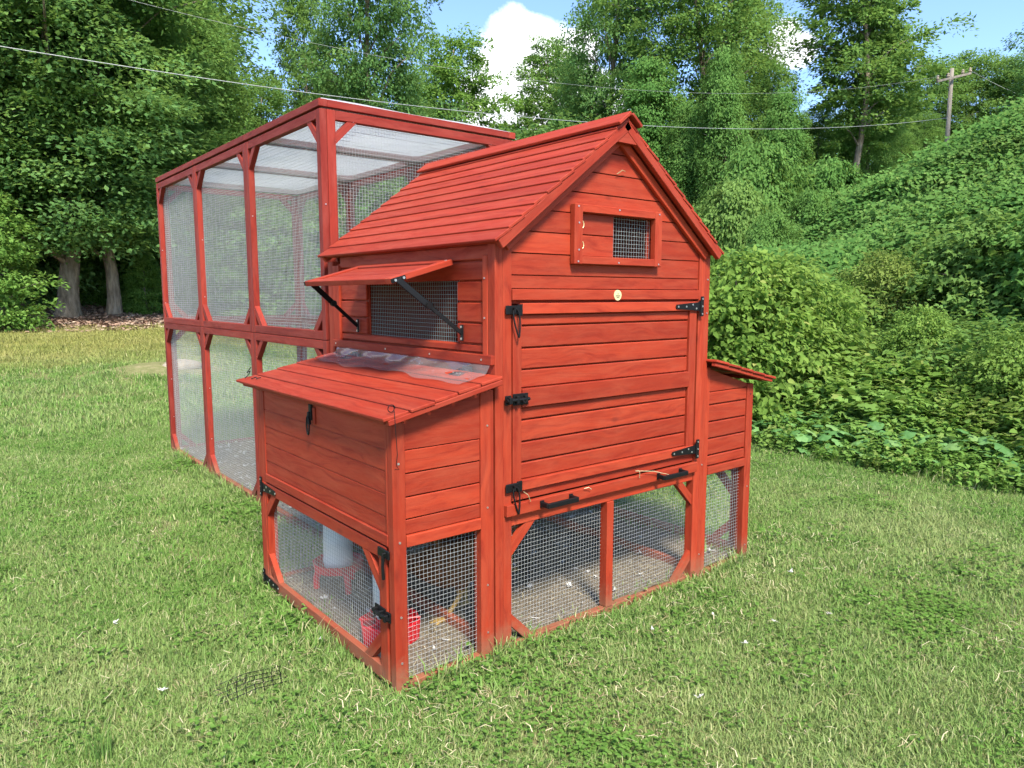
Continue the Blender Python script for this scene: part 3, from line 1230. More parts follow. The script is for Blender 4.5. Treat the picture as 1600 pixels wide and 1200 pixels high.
nest = MB()
nest.prism([(-.372, .505), (-.064, .505), (-.064, lid_under(-.064) - .012), (-.372, lid_under(-.372) - .012)], 1, .022, .030, 0)
nest.box((-.410, -.402), (.037, 1.127), (.505, .895))
nest.box((-.402, -.066), (D - .02, D - .008), (.505, .90))
nest.box((-.400, -.002), (.032, D - .022), (.505, .517))
nest_box = nest.build('nest_box', M['wood'], coop)
fz = [.544, .597, .672, .751, .830, .99]
for k in range(5):
    z0, z1 = fz[k] + .002, fz[k + 1] - .002
    if k < 4:
        MB().box((-.3695, -.0645), (.006 + jit(.001), .0215), (z0, z1)).build('plank', M['wood'], nest_box)
    else:
        za_, zb_ = lid_under(-.3695) - .016, lid_under(-.0645) - .016
        MB().prism([(-.3695, z0), (-.0645, z0), (-.0645, zb_), (-.3695, za_)], 1, .006, .0215, 0).build('plank', M['wood'], nest_box)
board('rail', nest_box, (-.3695, -.0645), (-.002, .0215), (.504, .544))
sz = [.546, .603, .680, .757, .832, .922]
for k in range(5):
    board('plank', nest_box, (-A + .006 + jit(.001), -.4105), (.0375, 1.127), (sz[k] + .002, sz[k + 1] - .002))
board('rail', nest_box, (-A - .002, -.4105), (.0375, 1.127), (.507, .545))
board('post_strip', coop, (-A + .0004, -.392), (.0368, .050), (.503, .922))
# lid boards
lid_d = np.array([-.455, 0, LZ0 - LZ1])
lidL = np.linalg.norm(lid_d)
lid_d /= lidL
lid_n = np.array([LZ0 - LZ1, 0, .455])
lid_n /= np.linalg.norm(lid_n)
ly0, ly1 = -.050, 1.300
lm = MB()
for yy in (ly0 + .012, D + .045, .6):
    c = np.array([0, 0, LZ1]) + lid_d * (lidL / 2) + lid_n * (.009)
    lm.obox((c[0], yy, c[2]), lid_d, (0, 1, 0), (lidL - .004, .024, .018))
c = np.array([0, 0, LZ1]) + lid_d * (lidL - .012) + lid_n * .009
lm.obox((c[0], (ly0 + ly1) / 2, c[2]), (0, 1, 0), lid_d, (ly1 - ly0 - .07, .018, .017))
lid = lm.build('nest_box_lid', M['wood_lid'], coop)
nl = 5
for k in range(nl):
    w_ = (lidL + .02) / nl
    s0 = k * w_ - .006
    p = np.array([0, 0, LZ1]) + lid_d * (s0 + w_ / 2) + lid_n * (.025 - .0006 * k)
    tilt = lid_d * 1.0 + lid_n * .025
    MB().obox((p[0], (ly0 + ly1) / 2 + jit(.004), p[2]), (0, 1, 0), tilt, (ly1 - ly0, w_ - .0045, .0115)).build('lid_board', M['wood_lid'], lid)
# clear plastic flashing over the lid hinge
ny, ns = 60, 12
FV, FF = [], []
for i in range(ny + 1):
    y = .012 + (1.235 - .012) * i / ny
    edge_wave = .165 + .014 * math.sin(y * 9) + .010 * math.sin(y * 23 + 1)
    for j in range(ns + 1):
        f = j / ns
        s = f * edge_wave
        if s < .075:
            q = s / .075
            p = np.array([-.006 - .012 * q - .020 * q * q, y, 1.098 - .048 * q])
        else:
            p = np.array([0, y, LZ1]) + lid_d * (.042 + s - .075) + lid_n * .0375
        amp = .005 * math.sin(math.pi * min(1, f * 1.1))
        p = p + np.array([-.5, 0, .85]) * amp * (math.sin(y * 13 + 5 * f) + .7 * math.sin(y * 29 - 9 * f + 2) + .5 * math.sin(y * 51 + 14 * f))
        FV.append(p)
for i in range(ny):
    for j in range(ns):
        a0 = i * (ns + 1) + j
        FF.append([a0, a0 + 1, a0 + ns + 2, a0 + ns + 1])
FV = np.array(FV)
pv = FV.mean(0)
link(bpy.data.objects.new('plastic_flashing', mesh_from('plastic_flashing', FV - pv, FF, M['film'], True)), coop, pv)
# hinges under the film
for yy in (.165, 1.05):
    hb = MB()
    c = np.array([0, 0, LZ1]) + lid_d * .045 + lid_n * .034
    hb.obox((c[0], yy, c[2]), (0, 1, 0), lid_d, (.062, .030, .003), .0005)
    hb.obox((-.004, yy, 1.055), (0, 1, 0), (0, 0, 1), (.062, .030, .003), .0005)
    hb.tube([(c[0] + .03, yy - .03, c[2] + .012), (c[0] + .03, yy + .03, c[2] + .012)], .004, 6)
    hh = hb.build('hinge', M['hinge_grey'], lid)
    for q in (-.02, 0, .02):
        scr.add(c + np.array([0, yy + q, .0025]) - np.array([0, 0, 0]) + np.array([0, 0, 0]), tuple(lid_n), .0035)
# latch hanging on the nest box front, hooks and wires at the lid corners
mb = MB()
mb.obox((-A - .004, .615, .885), (0, 0, 1), (0, 1, 0), (.062, .022, .008), .002)
mb.obox((-A - .010, .615, .862), (0, 0, 1), (0, 1, 0), (.05, .016, .012), .003)
hasp = mb.build('latch', M['black'], nest_box)
pts = [(-A - .016, .615 + .011 * math.sin(t), .835 + .036 * math.cos(t)) for t in np.linspace(0, 2 * math.pi, 18, endpoint=False)]
MB().tube(pts, .0035, 6, True).build('carabiner', M['black'], hasp, True)
board('latch_block', nest_box, (-A - .002, -A + .006), (.585, .602), (.84, .905))
pL = np.array([0, 0, LZ1]) + lid_d * (lidL - .03) + lid_n * .033
mb = MB()
base = np.array([pL[0], ly0 + .02, pL[2]])
mb.tube([base + np.array([.012 * math.cos(t), .003 * t * .3, .014 + .012 * math.sin(t)]) for t in np.linspace(0, 7, 14)], .0016, 5)
mb.tube([base + np.array([0, -.015, .01]), base + np.array([-.002, -.024, -.04]), base + np.array([.004, -.022, -.13]), base + np.array([.002, -.018, -.165]), base + np.array([.012, -.018, -.18]), base + np.array([-.004, -.02, -.176])], .0013, 5)
mb.build('hook_wire', M['black'], lid)
mb = MB()
base = np.array([pL[0], ly1 - .06, pL[2]])
mb.tube([base + np.array(q) for q in ((-.02, .0, .0), (0, .01, .012), (.012, .02, .028), (0, .03, .02), (.02, .03, .045))], .0022, 5)
mb.build('hook_wire', M['black'], lid)
mb = MB()
mb.tube([base + np.array(q) for q in ((-.01, -.05, .0), (.01, -.06, .008), (.0, -.085, .003), (.02, -.09, .008))], .0022, 5)
mb.build('hook_wire', M['black'], lid)

# lower front of the annex
af = MB()
af.box((-.3695, -.0645), (.004, .034), (-.01, .032))
annex_front = af.build('annex_front_frame', M['wood'], coop)
wire_panel('wire_mesh', annex_front, (-.385, .030, .005), (1, 0, 0), (0, 0, 1), .335, .505)


def mesh_door(parent, x, out, y0, y1, z0, z1, mat='wood', name='run_door'):
    """framed wire door in a plane of constant x; out = -1 or 1 is the outward side"""
    xa, xb = sorted((x, x - out * .026))
    m = MB()
    m.box((xa, xb), (y0, y0 + .052), (z0, z1))
    m.box((xa, xb), (y1 - .052, y1), (z0, z1))
    m.box((xa + .0005, xb - .0005), (y0 + .0525, y1 - .0525), (z1 - .046, z1))
    m.box((xa + .0005, xb - .0005), (y0 + .0525, y1 - .0525), (z0, z0 + .050))
    d_ = m.build(name, M[mat], parent)
    for cy, cz, sy, szz in ((y0 + .052, z0 + .05, 1, 1), (y1 - .052, z0 + .05, -1, 1), (y0 + .052, z1 - .046, 1, -1), (y1 - .052, z1 - .046, -1, -1)):
        brace(d_, ((xa + xb) / 2, cy, cz), (0, sy, 0), (0, 0, szz), (out, 0, 0), .12, .036, .024, mat=mat)
    wire_panel('wire_mesh', d_, (x - out * .0285, y0 + .03, z0 + .03), (0, 1, 0), (0, 0, 1), y1 - y0 - .06, z1 - z0 - .06)
    return d_


ldoor = mesh_door(coop, -A, -1, .053, 1.196, .018, .500)
t_hinge(ldoor, 'hinge', (-A - .001, 1.172, .476), (0, -1, 0), (0, 0, 1), (-1, 0, 0), .15)
t_hinge(ldoor, 'hinge', (-A - .001, 1.178, .045), (0, -1, 0), (0, 0, 1), (-1, 0, 0), .15)
mb = MB()
mb.obox((-A - .004, .062, .480), (0, 1, 0), (0, 0, 1), (.075, .030, .007), .002)
mb.tube([(-A - .005, .045, .485), (-A - .018, .045, .485), (-A - .018, .045, .470)], .004, 6)
hl = mb.build('latch', M['black'], ldoor)
MB().tube([(-A - .014, .048, .475), (-A - .016, .049, .44), (-A - .013, .050, .395)], [.006, .005, .0055], 6).build('latch_pin', M['black'], hl)
barrel_bolt(ldoor, (-A - .0005, .095, .265), (-1, 0, 0), (0, 1, 0))

# --- right annex
ra = MB()
ra.prism([(W + .03, .495), (W + B - .05, .495), (W + B - .05, .90), (W + .03, 1.0)], 1, .022, .030, 0)
ra.box((W + B - .012, W + B - .004), (.043, D - .051), (.495, .89))
ra.box((W + .002, W + B - .05), (D - .02, D - .008), (.495, .90))
ra.box((W + .002, W + B - .013), (.032, D - .022), (.495, .507))
right_box = ra.build('right_nest_box', M['wood'], coop)
rz = [.532, .583, .663, .743, .823, .885]
for k in range(5):
    board('plank', right_box, (W + .0305, W + B - .0505), (.006 + jit(.001), .0215), (rz[k] + .002, rz[k + 1] - .002))
MB().prism([(W + .0305, .887), (W + B - .0505, .887), (W + B - .0505, .905), (W + .0305, .99)], 1, .006, .0215, 0).build('plank', M['wood'], right_box)
for k in range(5):
    board('plank', right_box, (W + B - .004, W + B + .0), (.043, D - .051), (rz[k] + .002, rz[k + 1] - .002))
board('rail', right_box, (W + .0305, W + B - .0505), (-.002, .0215), (.493, .530))
rd = np.array([.475, 0, -.108])
rL = np.linalg.norm(rd)
rd /= rL
rn = np.array([.108, 0, .475]) / math.hypot(.108, .475)
rm = MB()
for yy in (-.040, D + .03):
    c = np.array([W - .01, 0, 1.012]) + rd * rL / 2 + rn * .009
    rm.obox((c[0], yy, c[2]), rd, (0, 1, 0), (rL - .004, .024, .018))
c = np.array([W - .01, 0, 1.012]) + rd * (rL - .02) + rn * .009
rm.obox((c[0], D / 2, c[2]), (0, 1, 0), rd, (D + .05, .018, .016))
rlid = rm.build('right_lid', M['wood_lid'], coop)
for k in range(5):
    w_ = (rL + .02) / 5
    p = np.array([W - .01, 0, 1.012]) + rd * (k * w_ - .006 + w_ / 2) + rn * (.025 - .0006 * k)
    MB().obox((p[0], .60, p[2]), (0, 1, 0), rd + rn * .025, (1.32, w_ - .0045, .0115)).build('lid_board', M['wood_lid'], rlid)
raf = MB().box((W + .0305, W + B - .0505), (.004, .034), (-.01, .026)).build('annex_front_frame', M['wood'], coop)
wire_panel('wire_mesh', raf, (W + .015, .030, .005), (1, 0, 0), (0, 0, 1), B - .05, .50)
mesh_door(coop, W + B, 1, .043, D - .051, .018, .490)
# rear mesh of both annexes
for nm, x0, x1 in (('annex_rear_frame', -.37, -.01), ('annex_rear_frame', W + .01, W + B - .05)):
    o = MB().box((x0, x1), (D - .034, D - .006), (-.01, .04)).build(nm, M['wood'], coop)
    wire_panel('wire_mesh', o, (x0, D - .02, .02), (1, 0, 0), (0, 0, 1), x1 - x0, .48)

# a few screw heads
for z in (.10, .30, .62, .95):
    scr.add((-A + .022, -.0005, z * .8 + .03), YN)
    scr.add((-.036, .0005, z * .9 + .02), YN, .0036)
for z in (.12, .55, 1.25, 1.40):
    scr.add((W - .018, -.0015, z), YN, .0038)
    scr.add((W + B - .025, -.0005, min(z * .7, .85)), YN, .0036)
for z in (1.11, 1.25, 1.39):
    scr.add((-.0025, .058, z), (-1, 0, 0), .0036)
tag(scr.mb.build('screws', M['steel'], coop), kind='stuff')
# dry stalks caught on the tray and the gable
straw_bits = MB()
for p0, p1 in (((.72, -.026, .60), (.93, -.034, .553)), ((.735, -.026, .602), (.742, -.03, .568)), ((.12, -.014, .612), (.14, -.03, .575)), ((.60, -.004, 1.80), (.645, -.006, 1.815)),
               ((.42, -.026, .575), (.455, -.03, .568))):
    p0, p1 = np.array(p0), np.array(p1)
    straw_bits.tube([p0, (p0 + p1) / 2 + np.array([0, -.006, .008]), p1], .0016, 5)
tag(straw_bits.build('straw_bits', M['straw']), 'dry straw stalks caught on the coop door ledge', kind='stuff')

# ------------------------------------------------------------------ the tall walk-in run
RX0, RX1, RY0, RL, RH, RM = .024, 1.250, 1.420, 3.149, 2.280, 1.103
run = thing('walk_in_run', ((RX0 + RX1) / 2, RY0 + RL / 2, 0), 'tall weathered red wooden walk-in run with wire mesh behind the coop', 'chicken run')
rsc = Screws()
FW, FT = .045, .036


def run_panel(org, U, V, N, lu, lv, name='wall_panel', mesh=True, legs=.118):
    """frame of four members, braces and wire; org is the outer lower corner, N points outward"""
    org, U, V, N = (np.array(q, float) for q in (org, U, V, N))
    c = lambda u, v: org + U * u + V * v - N * FT / 2
    e = .0012
    m = MB()
    for u in (FW / 2 + e, lu - FW / 2 - e):
        m.obox(c(u, lv / 2), V, U, (lv - 2 * e, FW, FT))
    for v in (FW / 2 + e, lv - FW / 2 - e):
        m.obox(c(lu / 2, v), U, V, (lu - 2 * FW - 2 * e - .0004, FW, FT - .001))
    p = m.build(name, M['wood_run'], run)
    for u, v, su, sv in ((FW, FW, 1, 1), (lu - FW, FW, -1, 1), (FW, lv - FW, 1, -1), (lu - FW, lv - FW, -1, -1)):
        brace(p, c(u, v), U * su, V * sv, N, legs, .036, .030, mat='wood_run')
        for q in (U * su * .105, V * sv * .105):
            rsc.add(c(u, v) + q * .98 - (U * su + V * sv) * .004 + N * .0155, N, .0045)
    if mesh:
        wire_panel('wire_mesh', p, c(.02, .02) - N * (FT / 2 + .002), U, V, lu - .04, lv - .04, .0165, .0008, .003)
    return p


bay = RL / 3
ZT = RH - .045
for k in range(3):
    y = RY0 + k * bay
    for z0, z1 in ((0, RM), (RM, ZT)):
        run_panel((RX0, y, z0), (0, 1, 0), (0, 0, 1), (-1, 0, 0), bay, z1 - z0)
        run_panel((RX1, y, z0), (0, 1, 0), (0, 0, 1), (1, 0, 0), bay, z1 - z0)
for z0, z1 in ((0, RM), (RM, ZT)):
    run_panel((RX0 + FT, RY0 + RL, z0), (1, 0, 0), (0, 0, 1), (0, 1, 0), RX1 - RX0 - 2 * FT, z1 - z0)
run_panel((RX0 + FT, RY0, RM), (1, 0, 0), (0, 0, 1), (0, -1, 0), RX1 - RX0 - 2 * FT, ZT - RM)
# roof panels and cover
for k in range(3):
    y = RY0 + k * bay
    p = run_panel((RX0 - .004, y, RH), (1, 0, 0), (0, 1, 0), (0, 0, 1), RX1 - RX0 + .008, bay, 'roof_panel', True, .06)
nx, ny = 24, 60
CV, CF = [], []
for j in range(ny + 1):
    for i in range(nx + 1):
        x = RX0 + .02 + (RX1 - RX0 - .04) * i / nx
        y = RY0 + .02 + (RL - .04) * j / ny
        sag = abs(math.sin(math.pi * 3 * j / ny)) * math.sin(math.pi * i / nx)
        CV.append((x, y, RH + .008 - .022 * sag + .003 * math.sin(9 * x + 4 * y)))
for j in range(ny):
    for i in range(nx):
        a0 = j * (nx + 1) + i
        CF.append([a0, a0 + 1, a0 + nx + 2, a0 + nx + 1])
CV = np.array(CV)
pv = CV.mean(0)
link(bpy.data.objects.new('roof_cover', mesh_from('roof_cover', CV - pv, CF, M['cover'], True)), run, pv)
for k in range(9):
    rsc.add((RX0, RY0 + .2 + k * .33, RH - .02), (-1, 0, 0), .004)
for k in range(4):
    for z in (.35, .7, 1.3, 1.75):
        rsc.add((RX0 + .018 + jit(.008), RY0 + max(.0, k * bay - .0455) - .0001, z + jit(.1)), (0, -1, 0), .004)
tag(rsc.mb.build('screws', M['steel'], run), kind='stuff')

# ------------------------------------------------------------------ feeder, waterer, hens, odds and ends
def make_feeder():
    x, y = -.185, .915
    f = thing('poultry_feeder', (x, y, .02), 'white plastic feeder tub on a red round tray with legs', 'feeder')
    MB().lathe((x, y, .02), [(.028, .118), (.066, .085), (.108, .098), (.114, .135), (.108, .135), (.092, .110), (.062, .106), (.028, .12)], 10, False).build('tray', M['red_plastic'], f)
    for k in range(3):
        a = .5 + k * 2.094
        c, s = math.cos(a), math.sin(a)
        MB().tube([(x + .085 * c, y + .085 * s, .115), (x + .098 * c, y + .098 * s, .07), (x + .098 * c, y + .098 * s, .018)], [.017, .015, .013], 8).build('leg', M['red_plastic'], f)
    MB().lathe((x, y, .02), [(.060, .110), (.065, .128), (.066, .145), (.064, .15), (.064, .22), (.066, .225), (.064, .23), (.062, .31), (.058, .33), (.046, .345), (.036, .352), (.036, .368), (.039, .37), (.039, .38), (.0, .382)], 28, False).build('tub', M['white_plastic'], f, True)
    h = [(x + .075 * math.cos(t), y + .02, .36 + .075 * math.sin(t)) for t in np.linspace(.1, 3.04, 10)]
    MB().tube(h, .0022, 5).build('wire_handle', M['steel'], f)


def make_waterer():
    x, y = -.252, .335
    f = thing('poultry_waterer', (x, y, .02), 'white jar waterer standing on a red octagonal drinking base', 'waterer')
    MB().lathe((x, y, .02), [(.098, .0), (.112, .012), (.118, .085), (.112, .088), (.100, .035), (.06, .032), (.058, .10)], 8, False).build('base', M['red_plastic'], f)
    ring = MB()
    for k in range(8):
        a = k * math.pi / 4 + .2
        ring.tube([(x + .060 * math.cos(a), y + .060 * math.sin(a), .105), (x + .116 * math.cos(a), y + .116 * math.sin(a), .107)], .004, 5)
    ring.build('divider', M['red_plastic'], f)
    MB().lathe((x, y, .02), [(.046, .09), (.060, .112), (.062, .26), (.056, .285), (.03, .298), (0, .30)], 24, False).build('jar', M['white_plastic'], f, True)


make_feeder()
make_waterer()


def hen_mat():
    t = NT('brown_hen_feathers')
    tc = t.node('ShaderNodeTexCoord').outputs['Object']
    n = t.noise(t.vmul(tc, (30, 60, 60)), 1.0, 4, .6)
    vo = t.node('ShaderNodeTexVoronoi')
    vo.inputs['Scale'].default_value = 55
    t.link(tc, vo.inputs['Vector'])
    c = t.ramp(n, [(.3, (.085, .035, .015)), (.55, (.20, .085, .032)), (.75, (.32, .16, .07))])
    c = t.mix(t.range(vo.outputs['Distance'], .2, .6, 0, .4), c, (.06, .025, .012))
    return t.done(t.bsdf(c, .8, vo.outputs['Distance'], .5, .006, spec=.2).outputs[0])


M['hen'] = hen_mat()
M['hen_leg'] = simple('hen_leg_skin', (.34, .22, .06), .7, 0, .3, 90)
M['comb'] = simple('hen_comb', (.45, .02, .015), .5, 0, .2, 60)


def make_hen(loc, rz, label, stride=.05, head_low=False):
    sc = 1.12
    mb = MB()

    def ring_loft(spine):
        V, F = [], []
        n = 16
        for k, (px, pz, wy, wz, tilt) in enumerate(spine):
            for i in range(n):
                t = 2 * math.pi * i / n
                oy, oz = wy * math.cos(t), wz * math.sin(t)
                V.append((px - oz * math.sin(tilt), oy, pz + oz * math.cos(tilt)))
        for k in range(len(spine) - 1):
            for i in range(n):
                F.append([k * n + i, k * n + (i + 1) % n, (k + 1) * n + (i + 1) % n, (k + 1) * n + i])
        F.append(list(range(n))[::-1])
        F.append([(len(spine) - 1) * n + i for i in range(n)])
        mb._add(V, F)

    if head_low:
        neck = [(.135, .235, .050, .060, 1.2), (.175, .235, .040, .046, 1.3), (.215, .205, .031, .034, 1.9), (.240, .170, .027, .030, 2.2), (.252, .140, .026, .029, 2.2), (.262, .120, .016, .018, 2.2)]
        head = (.252, .140)
    else:
        neck = [(.125, .265, .050, .058, .9), (.150, .310, .038, .040, 1.1), (.160, .355, .030, .032, 1.2), (.168, .388, .027, .029, .7), (.188, .396, .024, .027, .2), (.205, .393, .012, .014, 0)]
        head = (.185, .396)
    spine = [(-.225, .345, .018, .010, -.7), (-.195, .318, .038, .022, -.7), (-.150, .272, .056, .048, -.6), (-.10, .232, .078, .074, -.35), (-.03, .205, .092, .088, -.1), (.05, .205, .090, .092, .2), (.105, .228, .072, .080, .6)] + neck
    ring_loft(spine)
    for s in (-1, 1):
        dx = stride * s
        mb.tube([(-.005, .045 * s, .19), (.0, .050 * s, .150), (-.012 + dx * .3, .048 * s, .115), (-.022 + dx * .5, .046 * s, .088), (.004 + dx, .046 * s, .014)], [.042, .036, .020, .0105, .0085], 10)
        foot = (.004 + dx, .046 * s, .010)
        for a, L in ((-.45, .058), (0, .068), (.45, .058), (math.pi, .030)):
            mb.tube([foot, (foot[0] + L * .55 * math.cos(a), foot[1] + L * .55 * math.sin(a), .012), (foot[0] + L * math.cos(a), foot[1] + L * math.sin(a), .004)], [.008, .0070, .0045], 8)
        # folded wing
        V = []
    tmp = bpy.data.objects.new('tmp', mesh_from('tmp', np.array(mb.v) * sc, mb.f, [M['hen'], M['hen_leg']]))
    col.objects.link(tmp)
    md = tmp.modifiers.new('r', 'REMESH')
    md.mode = 'VOXEL'
    md.voxel_size = .0055
    sm = tmp.modifiers.new('s', 'SMOOTH')
    sm.iterations = 2
    dg = bpy.context.evaluated_depsgraph_get()
    me = bpy.data.meshes.new_from_object(tmp.evaluated_get(dg))
    bpy.data.objects.remove(tmp)
    me.name = 'hen'
    if len(me.materials) < 2:
        me.materials.clear()
        me.materials.append(M['hen'])
        me.materials.append(M['hen_leg'])
    for p in me.polygons:
        p.use_smooth = True
        p.material_index = 1 if p.center.z < .115 * sc and abs(p.center.x) < .16 else 0
    o = bpy.data.objects.new('hen', me)
    link(o, None, loc)
    o.rotation_euler.z = rz
    tag(o, label, 'hen', 'hens in the lower run')

    def child(name, mbx, mat):
        V = np.array(mbx.v) * sc
        pv_ = V.mean(0)
        c = bpy.data.objects.new(name, mesh_from(name, V - pv_, mbx.f, M[mat], True))
        col.objects.link(c)
        c.parent = o
        c.location = pv_
    hx_, hz_ = head
    if head_low:
        child('comb', MB().prism([(hx_ + .012, hz_ + .03), (hx_ + .04, hz_ + .035), (hx_ + .044, hz_ + .01), (hx_ + .05, hz_ - .005), (hx_ + .026, hz_ - .01)], 1, -.004, .004), 'comb')
        child('beak', MB().tube([(hx_ + .006, 0, hz_ - .02), (hx_ + .012, 0, hz_ - .045)], [.011, .002], 8), 'hen_leg')
    else:
        child('comb', MB().prism([(hx_ - .03, hz_ + .020), (hx_ - .035, hz_ + .045), (hx_ - .016, hz_ + .036), (hx_ - .010, hz_ + .056), (hx_ + .004, hz_ + .036), (hx_ + .016, hz_ + .05), (hx_ + .022, hz_ + .018)], 1, -.004, .004), 'comb')
        child('wattle', MB().lathe((hx_ + .012, 0, hz_ - .055), [(.002, 0), (.010, .010), (.009, .026), (.004, .04)], 8), 'comb')
        child('beak', MB().tube([(hx_ + .014, 0, hz_), (hx_ + .042, 0, hz_ - .008)], [.011, .002], 8), 'hen_leg')
    return o


make_hen((.075, .36, .022), 2.9, 'brown hen with yellow legs standing behind the left mesh panel', .055, True)
make_hen((.53, .62, .022), .5, 'brown hen in the shade behind the middle front mesh', .04)


def feather_mesh(name, seed):
    r = random.Random(seed)
    mb = MB()
    for k in range(9):
        a, e = r.uniform(0, 6.28), r.uniform(.1, .9)
        L = r.uniform(.012, .030)
        d = np.array([math.cos(a) * math.cos(e), math.sin(a) * math.cos(e), math.sin(e) * .8])
        p = np.array([r.uniform(-.006, .006), r.uniform(-.006, .006), .002])
        q = np.cross(d, (0, 0, 1))
        q = q / np.linalg.norm(q) * r.uniform(.002, .005)
        V = [p, p + d * L * .5 + q, p + d * L, p + d * L * .5 - q]
        mb._add(V, [[0, 1, 2, 3]])
    return mb


M['feather'] = simple('white_down', (.55, .54, .51), .9, 0, .3, 60, .1)
down = []
for s in range(3):
    mb = feather_mesh('f', s)
    down.append(mesh_from('feather', np.array(mb.v), mb.f, M['feather']))


def ground_px(u, v, z=0.0):
    d = cam_dir(u, v)
    t = (z - CAM[2]) / d[2]
    return CAM + d * t


for k, (u, v) in enumerate(((1093, 1090), (1165, 1006), (1020, 985), (1115, 962), (1210, 972), (500, 1000), (180, 975), (255, 1080), (1235, 895), (1295, 960))):
    p = ground_px(u, v, .03)
    if k == 5:
        lab, grp = 'white feather scrap lying against the base of the left mesh door', None
    else:
        lab = {0: 'largest white feather in front, low right of the coop', 1: 'white feather alone on the grass right of the largest one', 2: 'white feather near the middle front post of the coop', 3: 'white feather in front of the coop\'s right corner', 4: 'white feather farthest right of the front group', 6: 'white feather on the left lawn', 7: 'white feather low on the left lawn near the wire scrap', 8: 'white feather right of the right annex', 9: 'white feather out on the right lawn'}[k]
        grp = 'down feathers on the lawn'
    o = link(bpy.data.objects.new('feather', down[k % 3]), None, (p[0], p[1], .032))
    o.scale = [random.uniform(.55, .9)] * 3
    o.rotation_euler.z = random.uniform(0, 6)
    tag(o, lab, 'feather', grp)

# fluff, straw and chips on the litter: one mass
mb = MB()
for k in range(900):
    x, y = random.uniform(.08, 1.2), random.uniform(1.3, 4.5)
    if k > 760:
        x, y = random.uniform(-.36, 1.55), random.uniform(.06, 1.3)
    z = .03
    if random.random() < .45:
        f = feather_mesh('', k)
        sc_ = random.uniform(.5, 1.3)
        mb._add(np.array(f.v) * sc_ + np.array([x, y, z]), f.f)
    else:
        a = random.uniform(0, 6.28)
        L = random.uniform(.01, .035)
        mb.obox((x, y, z), (math.cos(a), math.sin(a), random.uniform(-.2, .2)), (-math.sin(a), math.cos(a), 0), (L, .004, .002), .0004)
tag(mb.build('litter_fluff', M['feather']), 'white feather fluff scattered over the litter floor', kind='stuff')

# scrap of dark wire grid showing in the turf
mb = MB()
pc = ground_px(388, 1078)
for k in range(7):
    a0 = -.09 + .03 * k
    mb.tube([(pc[0] + a0, pc[1] - .075, .020), (pc[0] + a0 + .02, pc[1], .030), (pc[0] + a0 + .05, pc[1] + .075, .016)], .0014, 5)
for k in range(5):
    a0 = -.06 + .03 * k
    mb.tube([(pc[0] - .11, pc[1] + a0, .018), (pc[0] + .01, pc[1] + a0 - .005, .032), (pc[0] + .13, pc[1] + a0, .016)], .0014, 5)
tag(mb.build('wire_scrap', M['black']), 'scrap of dark wire grid half buried in the turf', 'wire scrap')

# pale stone beside the run's far corner
def rock(name, c, r, seed, label):
    rr = np.random.default_rng(seed)
    V, F = [], []
    nu, nv = 14, 9
    for j in range(nv + 1):
        for i in range(nu):
            th, ph = 2 * math.pi * i / nu, math.pi * j / nv
            d = np.array([math.sin(ph) * math.cos(th), math.sin(ph) * math.sin(th), math.cos(ph)])
            k = 1 + .16 * math.sin(3 * d[0] + seed) + .13 * math.sin(4 * d[1] + 2 * seed) + .06 * math.sin(9 * d[2] + 5 * d[0])
            V.append(np.array(c) + d * np.array(r) * k)
    for j in range(nv):
        for i in range(nu):
            F.append([j * nu + i, (j + 1) * nu + i, (j + 1) * nu + (i + 1) % nu, j * nu + (i + 1) % nu])
    V = np.array(V)
    o = link(bpy.data.objects.new(name, mesh_from(name, V - np.array(c), F, M['stone'], True)), None, c)
    return tag(o, label, 'rock')


M['stone'] = simple('pale_stone', (.36, .30, .23), .9, 0, .5, 9, .2, .6)
g0 = float(height(1.45, 9.55))
rock('stone', (1.45, 9.6, g0 - .02), (.34, .2, .10), 2, 'pale flat stone on a dirt mound in the lawn')

# ------------------------------------------------------------------ leaves
def fast_mesh(name, V, Q, mat, tint=None):
    me = bpy.data.meshes.new(name)
    V = np.ascontiguousarray(V, dtype=np.float32)
    Q = np.ascontiguousarray(Q, dtype=np.int32)
    me.vertices.add(len(V))
    me.vertices.foreach_set('co', V.ravel())
    k = Q.shape[1]
    me.loops.add(Q.size)
    me.loops.foreach_set('vertex_index', Q.ravel())
    me.polygons.add(len(Q))
    me.polygons.foreach_set('loop_start', np.arange(0, Q.size, k, dtype=np.int32))
    me.materials.append(mat)
    if tint is not None:
        at = me.attributes.new('tint', 'FLOAT', 'POINT')
        at.data.foreach_set('value', np.ascontiguousarray(tint, dtype=np.float32))
    me.update(calc_edges=True)
    return me


def unit(v):
    return v / (np.linalg.norm(v, axis=-1, keepdims=True) + 1e-9)


LEAF_SHAPES = {
    # (along, across, lift) with two quads folded on the midrib
    'diamond': (np.array([(0, 0, 0), (.45, .30, .05), (1, 0, -.06), (.45, -.30, .05)]), [[0, 1, 2, 3]]),
    'ovate': (np.array([(0, 0, 0), (.25, .30, .06), (.65, .24, .04), (1, 0, -.12), (.65, -.24, .04), (.25, -.30, .06)]), [[0, 3, 2, 1], [0, 5, 4, 3]]),
    'lobed': (np.array([(0, 0, 0), (-.05, .42, .05), (.45, .50, .02), (.45, .22, .05), (1, 0, -.10), (.45, -.22, .05), (.45, -.50, .02), (-.05, -.42, .05)]), [[0, 3, 2, 1], [0, 5, 4, 3], [0, 7, 6, 5]]),
}


